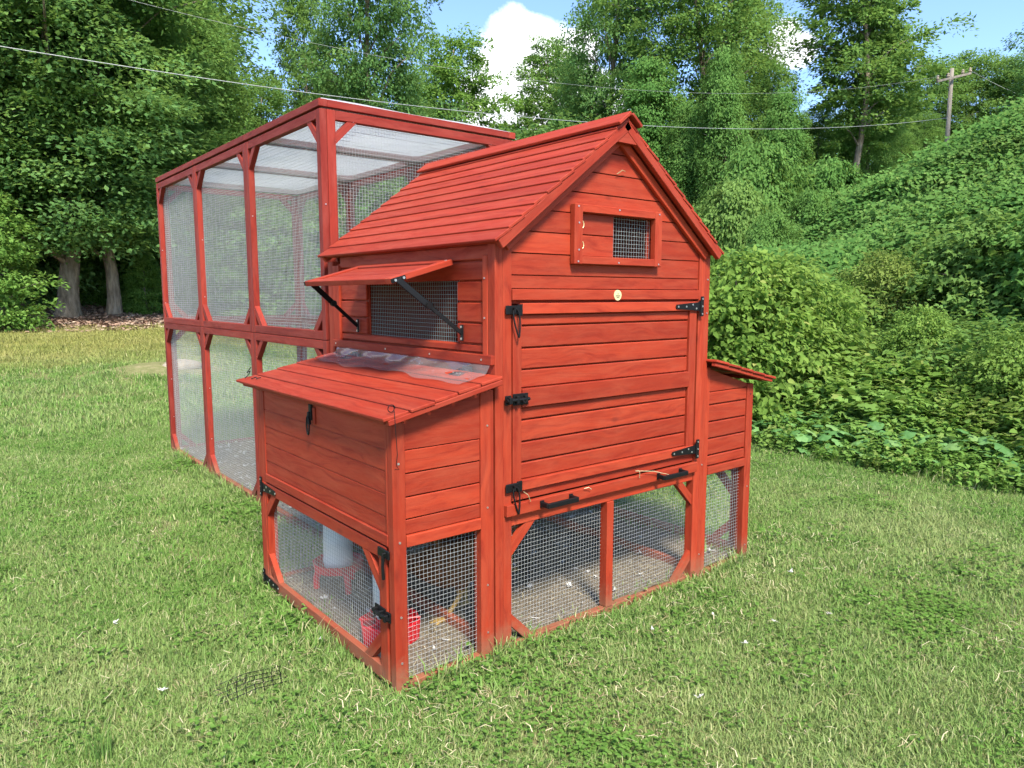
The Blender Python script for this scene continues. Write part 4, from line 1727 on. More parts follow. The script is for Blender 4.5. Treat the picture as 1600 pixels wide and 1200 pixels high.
def leaves(P, Dv, N, L, shape='diamond', wid=1.0):
    base, F = LEAF_SHAPES[shape]
    n, k = len(P), len(base)
    X = unit(Dv)
    Z = unit(N - X * (N * X).sum(1, keepdims=True))
    Y = np.cross(Z, X)
    L = np.asarray(L).reshape(-1, 1, 1)
    V = P[:, None, :] + L * (base[None, :, 0:1] * X[:, None, :] + wid * base[None, :, 1:2] * Y[:, None, :] + base[None, :, 2:3] * Z[:, None, :])
    Q = (np.arange(n) * k)[:, None, None] + np.array(F)[None]
    return V.reshape(-1, 3), Q.reshape(-1, 4), k


def profile(shape, t):
    t = np.clip(t, 0, 1)
    if shape == 'oval':
        return np.sin(np.pi * (t * .88 + .10)) ** .62
    if shape == 'cone':
        return (1 - t) ** .75 * .95 + .08
    if shape == 'column':
        return np.clip(1.05 - .35 * t, 0, 1) * np.sqrt(np.clip(1 - t ** 6, 0, 1))
    if shape == 'dome':
        return np.sqrt(np.clip(1 - t ** 2.2, 0, 1))
    return np.ones_like(t)


def make_tree(name, seed, H, cb, R, shape, ncl, lpc, lsize, mat, bark, tr, csz=.55, lshape='diamond', hang=0.0, shell=.45, limbs=26, sparse=1.0, fork=0):
    r = np.random.default_rng(seed)
    t = r.random(ncl * 3)
    keep = r.random(ncl * 3) < profile(shape, t) * .9 + .1
    t = t[keep][:ncl]
    n = len(t)
    a = r.uniform(0, 2 * np.pi, n)
    ph = r.uniform(0, 6.28, 6)
    lobes = 1 + .22 * np.sin(3 * a + 5 * t + ph[0]) + .16 * np.sin(5 * a - 9 * t + ph[1]) + .12 * np.sin(2 * a + 17 * t + ph[2])
    rad = r.random(n) ** shell * R * profile(shape, t) * lobes
    C = np.stack([np.cos(a) * rad, np.sin(a) * rad, cb + t * (H - cb)], 1)
    C[:, :2] += np.stack([.25 * np.sin(C[:, 2] * .5 + ph[3]), .25 * np.cos(C[:, 2] * .45 + ph[4])], 1) * min(1, R / 2)
    # leaves of each cluster, a flattened spray
    out = unit(np.stack([np.cos(a), np.sin(a), np.full(n, .15)], 1))
    ci = np.repeat(np.arange(n), lpc)
    m = len(ci)
    cs = (csz * r.uniform(.5, 1.55, n))[ci][:, None]
    off = r.normal(0, 1, (m, 3)).clip(-1.35, 1.35) * np.array([.60, .60, .20 + .30 * hang])
    P = C[ci] + off * cs + out[ci] * cs * .2
    P[:, 2] -= (off[:, 0] ** 2 + off[:, 1] ** 2) * cs[:, 0] * .30
    Dv = unit(out[ci] * .7 + off * .6 + r.normal(0, .45, (m, 3)) + np.array([0, 0, -.25 - hang]))
    N = unit(np.array([0, 0, 1.0]) + out[ci] * (.45 + hang) + r.normal(0, .45, (m, 3)))
    L = lsize * r.uniform(.65, 1.35, m)
    V, Q, k = leaves(P, Dv, N, L, lshape)
    tint = np.clip(.68 * r.random(n)[ci] + .32 * r.random(m), 0, 1)
    crown = fast_mesh(name + '_crown', V, Q, M[mat], np.repeat(tint, k))
    # trunk and limbs
    mb = MB()

    def trunk_at(z):
        return np.array([.25 * math.sin(z * .5 + ph[3]) * min(1, R / 2) * min(1, z / 3), .25 * math.cos(z * .45 + ph[4]) * min(1, R / 2) * min(1, z / 3), z])
    zs = np.concatenate([[-.3, 0, .25, .7], np.linspace(1.4, H * .93, 12)]) if H > 3 else np.linspace(-.2, H * .85, 8)
    rr = [tr * (1.45 if z <= 0 else 1.2 if z < .3 else 1.05 if z < .8 else 1) * max(.10, 1 - .88 * max(0, z) / H) for z in zs]
    mb.tube([trunk_at(z) for z in zs], rr, 10)
    idx = r.choice(n, min(limbs, n), replace=False)
    for i in idx:
        c = C[i]
        zb = max(.35, min(H * .85, c[2] - .45 * math.hypot(c[0], c[1]) - .2))
        p0 = trunk_at(zb)
        mid = p0 * .5 + c * .5 + np.array([0, 0, .12 * np.linalg.norm(c - p0)])
        r0 = tr * max(.12, 1 - .88 * zb / H) * .45
        mb.tube([p0, p0 * .75 + mid * .25, mid, c], [r0, r0 * .8, r0 * .5, r0 * .15], 6)
    trunk = mesh_from(name + '_trunk', np.array(mb.v), mb.f, M[bark], True)
    return dict(trunk=trunk, crown=crown, H=H)


SP = {}
SP['oak'] = make_tree('broadleaf', 11, 15, 2.2, 3.6, 'oval', 420, 150, .165, 'leaf_dark', 'bark_pale', .28, .82)
SP['gum'] = make_tree('sweetgum', 12, 15, 2.6, 3.3, 'oval', 420, 150, .165, 'leaf_mid', 'bark_pale', .21, .80)
SP['maple'] = make_tree('maple', 13, 14, 1.2, 3.4, 'dome', 420, 150, .16, 'leaf_mid', 'bark', .24, .82)
SP['airy'] = make_tree('airy', 14, 13, 2.0, 3.0, 'oval', 250, 140, .18, 'leaf_light', 'bark_pale', .17, .70, limbs=40)
SP['thin'] = make_tree('thin', 15, 14, 4.0, 2.3, 'oval', 230, 120, .17, 'leaf_mid', 'bark_pale', .17, .62, limbs=44)
SP['tower'] = make_tree('vine_tower', 16, 10, 0, 1.9, 'column', 520, 110, .15, 'leaf_kudzu', 'bark', .22, .50, hang=.7, shell=.3)
SP['under'] = make_tree('understory', 17, 5, .1, 2.0, 'dome', 200, 110, .135, 'leaf_dark', 'bark', .08, .62)
SP['sapling'] = make_tree('sapling', 18, 5, .1, 1.7, 'dome', 260, 50, .17, 'leaf_light', 'bark', .07, .46)
SP['mound'] = make_tree('vine_mound', 19, 3, 0, 2.1, 'dome', 420, 50, .17, 'leaf_kudzu', 'bark', .08, .38, hang=.5, shell=.2)
SP['conifer'] = make_tree('conifer', 20, 15, 1.5, 2.6, 'cone', 460, 70, .16, 'leaf_dark', 'bark', .22, .50, hang=.3)


def plant(kind, u, dist, topv, label, group=None, name='broadleaf_tree', wide=1.0, cat='tree', rot=None, sink=0.0):
    g = on_ground(u, dist)
    h = z_at(u, topv, dist) - g[2]
    sp = SP[kind]
    s = max(.2, h / sp['H'])
    o = thing(name, (g[0], g[1], g[2] - sink), label, cat, group)
    o.rotation_euler.z = random.uniform(0, 6.28) if rot is None else rot
    o.scale = (s * wide, s * wide, s)
    for nm in ('trunk', 'crown'):
        c = bpy.data.objects.new(nm, sp[nm])
        col.objects.link(c)
        c.parent = o
    return o


GW = 'trees of the wood left of the run'
LW = 'broadleaf tree standing deep in the wood left of the run'
plant('oak', 95, 20, -260, 'large tree with thick pale-based trunk at the far left lawn edge', wide=1.15, rot=1.0)
plant('gum', 168, 20.3, -260, 'slimmer tree whose bare trunk stands right of the thickest trunk', wide=.95, rot=2.0)
LWL = {-70: 'broadleaf tree cut by the left edge, in front of the wood', 20: 'dark tree directly behind the bush at the left edge', 240: 'tree of the left wood rising just left of the run\'s far corner', 130: 'tree of the left wood filling the gap between the two bare trunks', 285: 'tree of the left wood above the run\'s far top corner, at its back', 310: 'rearmost tree of the left wood beside the first gap of sky'}
for u, d, tv, k, wd in ((-70, 20, -300, 'gum', 1.1), (20, 24, -260, 'oak', 1.0), (240, 24.5, -190, 'maple', .9), (130, 26, -250, 'gum', 1.1), (285, 26, -90, 'oak', .85), (-140, 23, -250, 'oak', 1.1), (-30, 28, -280, 'oak', 1.2), (210, 29, -220, 'oak', 1.1), (60, 32, -260, 'gum', 1.2), (310, 31, -20, 'gum', .8)):
    plant(k, u, d, tv, LWL.get(u, LW), GW, wide=wd)
plant('maple', 312, 23, 0, 'leafy tree leaning over the far top corner of the run', wide=.72)
plant('maple', 415, 24.5, 125, 'rounded tree top just left of the run\'s highest corner', wide=.85)
plant('oak', 585, 25, -190, 'tall dark tree above the run between two gaps of sky', wide=.62)
plant('thin', 482, 29, -60, 'thin dark tree behind the run\'s highest corner', wide=.5)
for u, d, tv in ((520, 30, 120), (640, 31, 150), (560, 33, 100)):
    plant('maple', u, d, tv, {520: 'tree crown right behind the run\'s highest corner', 640: 'tree crown behind the right half of the run top', 560: 'farther tree crown behind the middle of the run top'}[u], 'trees low behind the run', wide=.8)
plant('airy', 715, 36, 48, 'sunlit pale green tree below the big cloud', wide=.95)
plant('airy', 665, 38, 120, 'smaller pale green tree left of the sunlit tree', wide=.9)
for u, d, tv in ((690, 30, 205), (770, 31, 215), (835, 32, 195), (600, 27, 190), (900, 30, 170)):
    plant('under', u, d, tv, {690: 'leafy bush above the run roof under the sunlit tree', 770: 'leafy bush above the right end of the run roof', 835: 'leafy bush behind the rear end of the roof ridge', 600: 'leafy bush above the middle of the run roof', 900: 'leafy bush behind the middle of the roof ridge'}[u], 'bushes above the run roof', 'leafy_bush', 1.1, 'bush')
plant('thin', 850, 38, 62, 'sparse tree right of the big cloud', wide=.95)
plant('thin', 888, 41, 80, 'thin tree in front of the right edge of the cloud', wide=.8)
plant('oak', 955, 30, -170, 'tall dark green tree right of the cloud', wide=.58)
plant('gum', 1085, 28, -230, 'tall broad tree rising behind the gable peak', wide=.82)
plant('maple', 1150, 31, -40, 'tree behind the right roof slope', wide=.7)
plant('tower', 1010, 23, 92, 'vine-draped tree stump tower just behind the roof ridge', name='vine_tree', wide=.9)
plant('tower', 1130, 21, 75, 'tall vine-hung trunk right of the gable', name='vine_tree', wide=.62)
plant('tower', 1215, 21, 140, 'vine-covered tree tower with bright top right of the roof', name='vine_tree', wide=.78)
plant('tower', 1070, 22, 160, 'vine-covered trunk behind the gable peak', name='vine_tree', wide=.8)
plant('maple', 1200, 27, 95, 'dark tree behind the vine tower', wide=.62)
plant('thin', 1335, 28, -130, 'tall open-crowned tree with bare trunk right of the coop', wide=1.05)
plant('gum', 1352, 29, -40, 'second stem of the open-crowned tree', wide=.50)
for u, d, tv in ((1270, 31, 165), (1405, 31, 205), (1310, 33, 180), (1440, 33, 175)):
    plant('maple', u, d, tv, {1270: 'green tree just left of the open-crowned tree, low', 1405: 'green tree just right of the open-crowned tree, low', 1310: 'green tree right behind the bare trunk of the open crown', 1440: 'green tree left of the utility pole'}[u], 'trees under the open-crowned tree', wide=.85)
for u, d, tv in ((1450, 42, 92), (1512, 43, 82), (1575, 42, 92), (1400, 46, 140), (1640, 42, 85)):
    plant('gum', u, d, tv, {1450: 'distant hilltop tree just left of the utility pole', 1512: 'distant hilltop tree just right of the utility pole', 1575: 'distant hilltop tree below the dark corner tree', 1400: 'distant hilltop tree right of the open-crowned tree', 1640: 'distant hilltop tree cut by the right edge'}[u], 'trees on the hilltop', wide=.95)
plant('conifer', 1640, 22, -190, 'dark tree reaching in at the top right corner', name='dark_tree', wide=1.0)
for k, u in enumerate(range(380, 1700, 95)):
    plant(('oak', 'gum')[k % 2], u, 56 + 6 * (k % 3), (250, 215, 265)[k % 3] if 640 < u < 900 else 190, 'far tree of the wood on the skyline', 'far trees on the skyline', wide=1.4)
# understory at the foot of the wood
UB = {-10: 'dark bush behind the yellow-green one at the left edge', 60: 'dark bush just left of and behind the thickest trunk', 125: 'dark bush behind the gap between the two bare trunks',
      205: 'dark bush right of the slimmer bare trunk', 250: 'dark bush touching the outer post of the run\'s far corner', 300: 'bush seen through the farthest bay of the run mesh',
      340: 'low bush seen through the middle bay of the run mesh', 385: 'taller bush seen through the middle bay of the run mesh', 420: 'bush at the left of the nearest bay of the run mesh',
      460: 'bush at the right of the nearest bay of the run mesh', 500: 'bush behind the run\'s nearest corner post', 540: 'bush behind the window flap seen through mesh'}
for u, d, tv in ((-10, 23.5, 230), (60, 24.5, 270), (125, 24.5, 290), (205, 23.5, 300), (250, 23, 360), (300, 22.5, 320), (340, 22, 390), (385, 22.5, 310), (420, 22.5, 370), (460, 22.5, 330), (500, 23, 340), (540, 24, 310), (150, 27, 200), (590, 24, 330), (640, 25, 310), (20, 27, 180), (230, 27, 200)):
    plant('under', u, d, tv, UB.get(u, 'dark understory bush deep at the back of the left wood'), 'bushes at the foot of the wood', 'leafy_bush', 1.25, 'bush')
plant('sapling', -12, 18.2, 300, 'yellow-green bush at the left edge beside the thick trunk', name='leafy_bush', wide=.9, cat='bush')
plant('sapling', 128, 22.6, 330, 'light green sapling between the two bare trunks', name='leafy_bush', wide=.7, cat='bush')
plant('sapling', 222, 20.8, 400, 'low bright bush at the wood edge beside the run', name='leafy_bush', wide=1.0, cat='bush')
# vine mounds on the right
for u, d, tv, lab in ((1140, 16.5, 285, 'vine-covered mound nearest the right eave'), (1205, 15, 335, 'low vine mound in front of the vine tower'), (1288, 20, 252, 'rounded vine mound left of the bare trunk'), (1262, 17, 300, 'vine mound below the rounded one'), (1180, 19, 230, 'tall vine mound behind the right eave')):
    plant('mound', u, d, tv, lab, 'vine mounds', 'vine_mound', .55, 'vine mound')


def shrub_species(name, seed, H, R, ncl, lpc, ls, mat, shp='ovate'):
    return make_tree(name, seed, H, .12, R, 'dome', ncl, lpc, ls, mat, 'bark', .022, .20, shp, hang=.1, shell=.35, limbs=30)


SP['shrub'] = shrub_species('shrub', 31, 1.3, .72, 330, 30, .062, 'leaf_weed')
SP['shrub_dark'] = shrub_species('shrub_dark', 32, 1.4, .85, 330, 28, .075, 'leaf_kudzu', 'lobed')
for u, d, tv, k, wd, lab in (
        (1148, 7.9, 395, 'shrub', .85, 'bright green shrub beside the right side of the coop'),
        (1215, 8.2, 400, 'shrub', .9, 'leafy shrub just right of the tall one by the coop'),
        (1372, 10.2, 392, 'shrub', .8, 'small pointed shrub in the middle of the bank'),
        (1545, 10.2, 335, 'shrub_dark', .85, 'big dark-leaved shrub on the right bank'),
        (1625, 10, 318, 'shrub_dark', .9, 'dark-leaved shrub cut by the right edge'),
        (1490, 11.0, 385, 'shrub_dark', .7, 'lower dark shrub left of the big one on the bank'),
        (1300, 9.4, 445, 'shrub', .7, 'low spreading shrub mid bank'),
        (1590, 7.3, 520, 'shrub', .9, 'low shrub near the right edge of the bank'),
        (1440, 8.4, 480, 'shrub', .7, 'small shrub below the big dark one')):
    plant(k, u, d, tv, lab, 'shrubs on the bank', 'shrub', wd, 'shrub')

# ------------------------------------------------------------------ scattered ground cover
PROTO = {}


def scatter(name, protos, P, rot, scl, idx, label):
    key = name + '_kinds'
    c = bpy.data.collections.new(key)
    for k, me in enumerate(protos):
        c.objects.link(bpy.data.objects.new('%s_%02d' % (key, k), me))
    me = bpy.data.meshes.new(name)
    P = np.ascontiguousarray(P, dtype=np.float32)
    me.vertices.add(len(P))
    me.vertices.foreach_set('co', P.ravel())
    for an, typ, dat, fld in (('rot', 'FLOAT_VECTOR', rot, 'vector'), ('scl', 'FLOAT', scl, 'value'), ('idx', 'INT', idx, 'value')):
        at = me.attributes.new(an, typ, 'POINT')
        at.data.foreach_set(fld, np.ascontiguousarray(dat, dtype=np.int32 if typ == 'INT' else np.float32).ravel())
    o = link(bpy.data.objects.new(name, me))
    ng = bpy.data.node_groups.new(name, 'GeometryNodeTree')
    ng.interface.new_socket('Geometry', in_out='INPUT', socket_type='NodeSocketGeometry')
    ng.interface.new_socket('Geometry', in_out='OUTPUT', socket_type='NodeSocketGeometry')
    gi, go = ng.nodes.new('NodeGroupInput'), ng.nodes.new('NodeGroupOutput')
    iop = ng.nodes.new('GeometryNodeInstanceOnPoints')
    ci = ng.nodes.new('GeometryNodeCollectionInfo')
    ci.inputs['Collection'].default_value = c
    ci.inputs['Separate Children'].default_value = True
    ci.inputs['Reset Children'].default_value = True
    iop.inputs['Pick Instance'].default_value = True

    def na(nm, typ):
        n = ng.nodes.new('GeometryNodeInputNamedAttribute')
        n.data_type = typ
        n.inputs['Name'].default_value = nm
        return n.outputs['Attribute']
    L = ng.links.new
    L(gi.outputs[0], iop.inputs['Points'])
    L(ci.outputs[0], iop.inputs['Instance'])
    L(na('idx', 'INT'), iop.inputs['Instance Index'])
    L(na('rot', 'FLOAT_VECTOR'), iop.inputs['Rotation'])
    L(na('scl', 'FLOAT'), iop.inputs['Scale'])
    L(iop.outputs[0], go.inputs[0])
    md = o.modifiers.new('scatter', 'NODES')
    md.node_group = ng
    return tag(o, label, kind='stuff')


def grass_tuft(seed, n=110, spread=.085, hmin=.010, hmax=.038, lean=1.0, w=.0018):
    r = np.random.default_rng(seed)
    V, Q, T = [], [], []
    for k in range(n):
        a = r.uniform(0, 6.28)
        b = np.array([r.normal(0, spread * .55), r.normal(0, spread * .55), -.004])
        d = np.array([math.cos(a), math.sin(a), 0])
        s = np.array([-math.sin(a), math.cos(a), 0])
        h = r.uniform(hmin, hmax)
        ln = r.uniform(.15, 1.0) * lean
        ww = w * r.uniform(.7, 1.3)
        p1 = b + np.array([0, 0, h * .55]) + d * h * .30 * ln
        p2 = b + np.array([0, 0, h * (1 - .30 * ln)]) + d * h * .95 * ln
        o = len(V)
        V += [b - s * ww, b + s * ww, p1 + s * ww * .8, p1 - s * ww * .8, p2 + s * ww * .12, p2 - s * ww * .12]
        Q += [[o, o + 1, o + 2, o + 3], [o + 3, o + 2, o + 4, o + 5]]
        T += [r.random() ** .9] * 6
    return fast_mesh('grass_tuft', np.array(V), np.array(Q), M['grass'], np.array(T))


def clover_tuft(seed, n=24, spread=.085):
    r = np.random.default_rng(seed)
    P, Dv, N, L = [], [], [], []
    for k in range(n):
        b = np.array([r.normal(0, spread * .6), r.normal(0, spread * .6), r.uniform(.020, .045)])
        a0 = r.uniform(0, 6.28)
        for j in range(3):
            a = a0 + j * 2.09
            P.append(b)
            Dv.append([math.cos(a), math.sin(a), r.uniform(-.1, .25)])
            N.append([r.normal(0, .2), r.normal(0, .2), 1])
            L.append(r.uniform(.008, .0125))
    V, Q, k = leaves(np.array(P), np.array(Dv, float), np.array(N, float), np.array(L), 'ovate', 1.7)
    return fast_mesh('clover_tuft', V, Q, M['clover'], np.repeat(r.random(len(P)), k))


def straw_tuft(seed, n=5):
    r = np.random.default_rng(seed)
    V, Q, T = [], [], []
    for k in range(n):
        a = r.uniform(0, 6.28)
        d = np.array([math.cos(a), math.sin(a), r.uniform(-.12, .25)])
        s = np.array([-math.sin(a), math.cos(a), 0]) * r.uniform(.0008, .0015)
        b = np.array([r.normal(0, .05), r.normal(0, .05), r.uniform(.018, .040)])
        L = r.uniform(.02, .065)
        bend = np.array([r.normal(0, .006), r.normal(0, .006), r.uniform(0, .008)])
        o = len(V)
        V += [b - s, b + s, b + d * L * .5 + bend + s, b + d * L * .5 + bend - s, b + d * L + s, b + d * L - s]
        Q += [[o, o + 1, o + 2, o + 3], [o + 3, o + 2, o + 4, o + 5]]
        T += [r.random()] * 6
    return fast_mesh('straw_tuft', np.array(V), np.array(Q), M['straw'], np.array(T))


def inside_coop(x, y, m=0.0):
    a = (x > -.42 - m) & (x < 1.61 + m) & (y > -.005 - m) & (y < 1.25 + m)
    b = (x > .02 - m) & (x < 1.255 + m) & (y > 1.2) & (y < 4.575 + m)
    return a | b


def ring_points(n, dmin, dmax, umin=-420, umax=2300, seed=0, power=1.0):
    """ground points within the view fan, a distance band round the camera's standpoint"""
    r = np.random.default_rng(seed)
    f = r.random(n)
    d = np.sqrt(dmin ** 2 + (dmax ** 2 - dmin ** 2) * f)
    a = YAW + math.pi / 2 - np.arctan((r.uniform(umin, umax, n) - 800) / FPX)
    # even in angle
    a0 = YAW + math.pi / 2 - math.atan((umin - 800) / FPX)
    a1 = YAW + math.pi / 2 - math.atan((umax - 800) / FPX)
    a = r.uniform(a1, a0, n)
    x, y = CAM[0] + d * np.cos(a), CAM[1] + d * np.sin(a)
    return x, y, d


gk = [grass_tuft(100 + k) for k in range(5)] + [grass_tuft(110 + k, 70, .09, .02, .052, 1.0) for k in range(2)] + [clover_tuft(120 + k) for k in range(3)]
gx, gy, gs, gd = [], [], [], []
for n, d0, d1, sc_, sd in ((10500, 1.3, 3.6, .86, 1), (26000, 3.6, 8.0, .98, 2), (24000, 8.0, 20, 1.9, 3)):
    x, y, d = ring_points(n, d0, d1, seed=sd)
    gx.append(x)
    gy.append(y)
    gs.append(np.full(n, sc_))
gx, gy, gs = np.concatenate(gx), np.concatenate(gy), np.concatenate(gs)
bare = vnoise(gx, gy, 1.6, 21) * .6 + vnoise(gx, gy, 5, 22) * .4
keep = ~inside_coop(gx, gy, .035) & (gx < toe(gy) + .9) & (gy < 15.6 + .8 * vnoise(gx, gy, 1.2, 23)) & (rng.random(len(gx)) < np.where(bare > .68, .55, 1))
keep &= ~((np.hypot((gx - 1.3) / .8, (gy - 9.55) / .4) < 1))
gx, gy, gs = gx[keep], gy[keep], gs[keep]
n = len(gx)
clov = vnoise(gx, gy, 1.3, 24) + .30 * np.exp(-((gx + .95) ** 2 + (gy - .75) ** 2) / .5)
idx = rng.integers(0, 7, n)
isc = (rng.random(n) < .03 + sstep(.66, 1.10, clov) * .38) & (gs < 1.5)
idx[isc] = rng.integers(7, 10, isc.sum())
rot = np.stack([rng.normal(0, .10, n), rng.normal(0, .10, n), rng.uniform(0, 6.28, n)], 1)
scl = gs * rng.uniform(.7, 1.25, n) * (.85 + .3 * vnoise(gx, gy, 2.2, 25))
# ragged tufts against the timber where the mower cannot reach
per = []
for (xa, ya), (xb, yb) in (((-.43, -.02), (1.62, -.02)), ((-.44, -.02), (-.44, 1.23)), ((1.63, 0), (1.63, 1.2)), ((.005, 1.25), (.005, 4.6)), ((-.43, 1.24), (.0, 1.24))):
    m_ = int(math.hypot(xb - xa, yb - ya) / .022)
    f_ = rng.random(m_)
    per.append(np.stack([xa + (xb - xa) * f_, ya + (yb - ya) * f_], 1) + rng.normal(0, .014, (m_, 2)) - np.array([.012 if xa == xb else 0, .012 if ya == yb and ya < 1 else 0]))
per = np.concatenate(per)
per = per[vnoise(per[:, 0], per[:, 1], 4.5, 26) > .38]
gx, gy = np.concatenate([gx, per[:, 0]]), np.concatenate([gy, per[:, 1]])
scl = np.concatenate([scl, rng.uniform(.55, 1.0, len(per))])
idx = np.concatenate([idx, np.full(len(per), 10) + rng.integers(0, 2, len(per))])
rot = np.concatenate([rot, np.stack([rng.normal(0, .1, len(per)), rng.normal(0, .1, len(per)), rng.uniform(0, 6.28, len(per))], 1)])
gk += [grass_tuft(160 + k, 16, .022, .04, .10, .75, .0018) for k in range(2)]
# taller tufts survive close to the timber
edge_d = inside_coop(gx, gy, .11)
scl[edge_d] *= rng.uniform(1.0, 1.5, edge_d.sum())
scatter('grass', gk, np.stack([gx, gy, height(gx, gy)], 1), rot, scl, idx, 'mown green grass with clover covering the lawn')

sk = [straw_tuft(140 + k) for k in range(5)]
sx, sy, sd_ = ring_points(9000, 1.4, 7.0, seed=9)
fr = np.exp(-np.clip(-sy, 0, 9) / .35) * (sx > -.6) * (sx < 2.2) * (sy < .15)
lf_ = np.exp(-np.clip(-.42 - sx, 0, 9) / .22) * (sy > -.2) * (sy < 1.2) * (sx < -.38)
pk = .09 + .85 * fr + .45 * lf_ + .20 * (vnoise(sx, sy, 1.5, 31) > .62)
kp = (rng.random(len(sx)) < pk) & ~inside_coop(sx, sy, .005) & (sx < 4.0)
sx, sy = sx[kp], sy[kp]
n = len(sx)
scatter('dry_straw', sk, np.stack([sx, sy, height(sx, sy) + .004], 1), np.stack([rng.normal(0, .1, n), rng.normal(0, .1, n), rng.uniform(0, 6.28, n)], 1), rng.uniform(.55, 1.05, n), rng.integers(0, 5, n), 'dry straw and dead grass strewn along the coop')
# straw and chips inside the pens
n = 520
ix = np.concatenate([rng.uniform(-.36, 1.55, n), rng.uniform(.1, 1.2, 300)])
iy = np.concatenate([rng.uniform(.06, 1.25, n), rng.uniform(1.35, 4.5, 300)])
n = len(ix)
scatter('pen_straw', sk, np.stack([ix, iy, np.full(n, .012)], 1), np.stack([np.zeros(n), np.zeros(n), rng.uniform(0, 6.28, n)], 1), rng.uniform(.4, .8, n), rng.integers(0, 5, n), 'straw chips on the litter floor')

# dead leaves under the wood
lx, ly = rng.uniform(-4, 9, 9000), rng.uniform(15.2, 21, 9000)
n = len(lx)


def dead_leaf(seed):
    r = np.random.default_rng(seed)
    m = 9
    V, Q, k = leaves(np.stack([r.normal(0, .09, m), r.normal(0, .09, m), r.uniform(.005, .03, m)], 1), r.normal(0, 1, (m, 3)) * np.array([1, 1, .2]), np.array([0, 0, 1.0]) + r.normal(0, .3, (m, 3)), r.uniform(.05, .09, m), 'ovate')
    return fast_mesh('dead_leaf', V, Q, M['dead_leaf'], np.repeat(r.random(m), k))


t = NT('dead_leaves')
M['dead_leaf'] = t.done(t.bsdf(t.ramp(t.attr('tint').outputs['Fac'], [(0, (.14, .08, .055)), (.5, (.31, .20, .14)), (1, (.55, .43, .32))]), .8).outputs[0])
scatter('dead_leaves', [dead_leaf(k) for k in range(3)], np.stack([lx, ly, height(lx, ly)], 1), np.stack([np.zeros(n), np.zeros(n), rng.uniform(0, 6.28, n)], 1), rng.uniform(.8, 1.5, n), rng.integers(0, 3, n), 'brown dead leaves under the left wood')


def weed(seed, h=.32, nst=7, nl=9, ls=.06, shape='ovate', mat='leaf_weed', spread=.10):
    r = np.random.default_rng(seed)
    P, Dv, N, L = [], [], [], []
    for s in range(nst):
        a = r.uniform(0, 6.28)
        b = np.array([r.normal(0, spread), r.normal(0, spread), 0])
        tip = b + np.array([math.cos(a), math.sin(a), 0]) * h * r.uniform(.1, .55) + np.array([0, 0, h * r.uniform(.6, 1.1)])
        for j in range(nl):
            f = (j + 1) / nl
            p = b * (1 - f) + tip * f + np.array([0, 0, .05 * h * math.sin(f * 3)])
            a2 = r.uniform(0, 6.28)
            P.append(p)
            Dv.append([math.cos(a2), math.sin(a2), r.uniform(-.35, .35)])
            N.append([r.normal(0, .35), r.normal(0, .35), 1])
            L.append(ls * r.uniform(.6, 1.3))
    V, Q, k = leaves(np.array(P), np.array(Dv, float), np.array(N, float), np.array(L), shape)
    tb = r.random()
    return fast_mesh('weed', V, Q, M[mat], np.repeat(np.clip(.4 * tb + .6 * r.random(len(P)), 0, 1), k))


def tall_grass(seed):
    return grass_tuft(seed, 26, .10, .14, .38, .8, .0032)


wk = [weed(200 + k) for k in range(4)] + [weed(210 + k, .22, 8, 7, .07, 'lobed', 'leaf_low') for k in range(3)] + [weed(220 + k, .42, 6, 12, .055, 'ovate', 'leaf_mid') for k in range(2)] + [tall_grass(230), tall_grass(231)]
wx, wy, wd_ = ring_points(46000, 4.6, 13.8, 980, 2500, seed=41)
s_ = wx - toe(wy)
kp = (s_ > .65 + .45 * vnoise(wx, wy, 1.6, 42)) & (rng.random(len(wx)) < .55 + .45 * sstep(.3, .6, vnoise(wx, wy, .9, 43)))
wx, wy, s_ = wx[kp], wy[kp], s_[kp]
n = len(wx)
patch = vnoise(wx, wy, .8, 44)
idx = np.where(patch < .36, rng.integers(4, 7, n), np.where(patch > .60, np.where(rng.random(n) < .7, rng.integers(9, 11, n), rng.integers(7, 9, n)), rng.integers(0, 7, n)))
ws = rng.uniform(.75, 1.35, n) * (.80 + .40 * sstep(.7, 1.2, s_) - .35 * sstep(1.5, 2.6, s_)) * (.7 + .7 * vnoise(wx, wy, 1.3, 45))
scatter('weeds', wk, np.stack([wx, wy, height(wx, wy) - .02], 1), np.stack([rng.normal(0, .18, n), rng.normal(0, .18, n), rng.uniform(0, 6.28, n)], 1), ws, idx, 'thick green weeds covering the lower bank')


vx_, vy_, vd_ = ring_points(12500, 4.6, 8.5, 1080, 2400, seed=46)
s2_ = vx_ - toe(vy_)
kp = (s2_ > -.10 + .25 * vnoise(vx_, vy_, 2.4, 47)) & (s2_ < 1.1) & (rng.random(len(vx_)) < .28)
vx_, vy_ = vx_[kp], vy_[kp]
n = len(vx_)
scatter('low_weeds', [weed(240 + k, .20, 6, 7, .06, ('ovate', 'lobed')[k % 2], 'leaf_low', .07) for k in range(4)] + [grass_tuft(246, 24, .07, .07, .20, .8, .0028)], np.stack([vx_, vy_, height(vx_, vy_)], 1), np.stack([rng.normal(0, .2, n), rng.normal(0, .2, n), rng.uniform(0, 6.28, n)], 1), rng.uniform(.4, .85, n), rng.integers(0, 5, n), 'low bright weeds between the lawn and the bank')


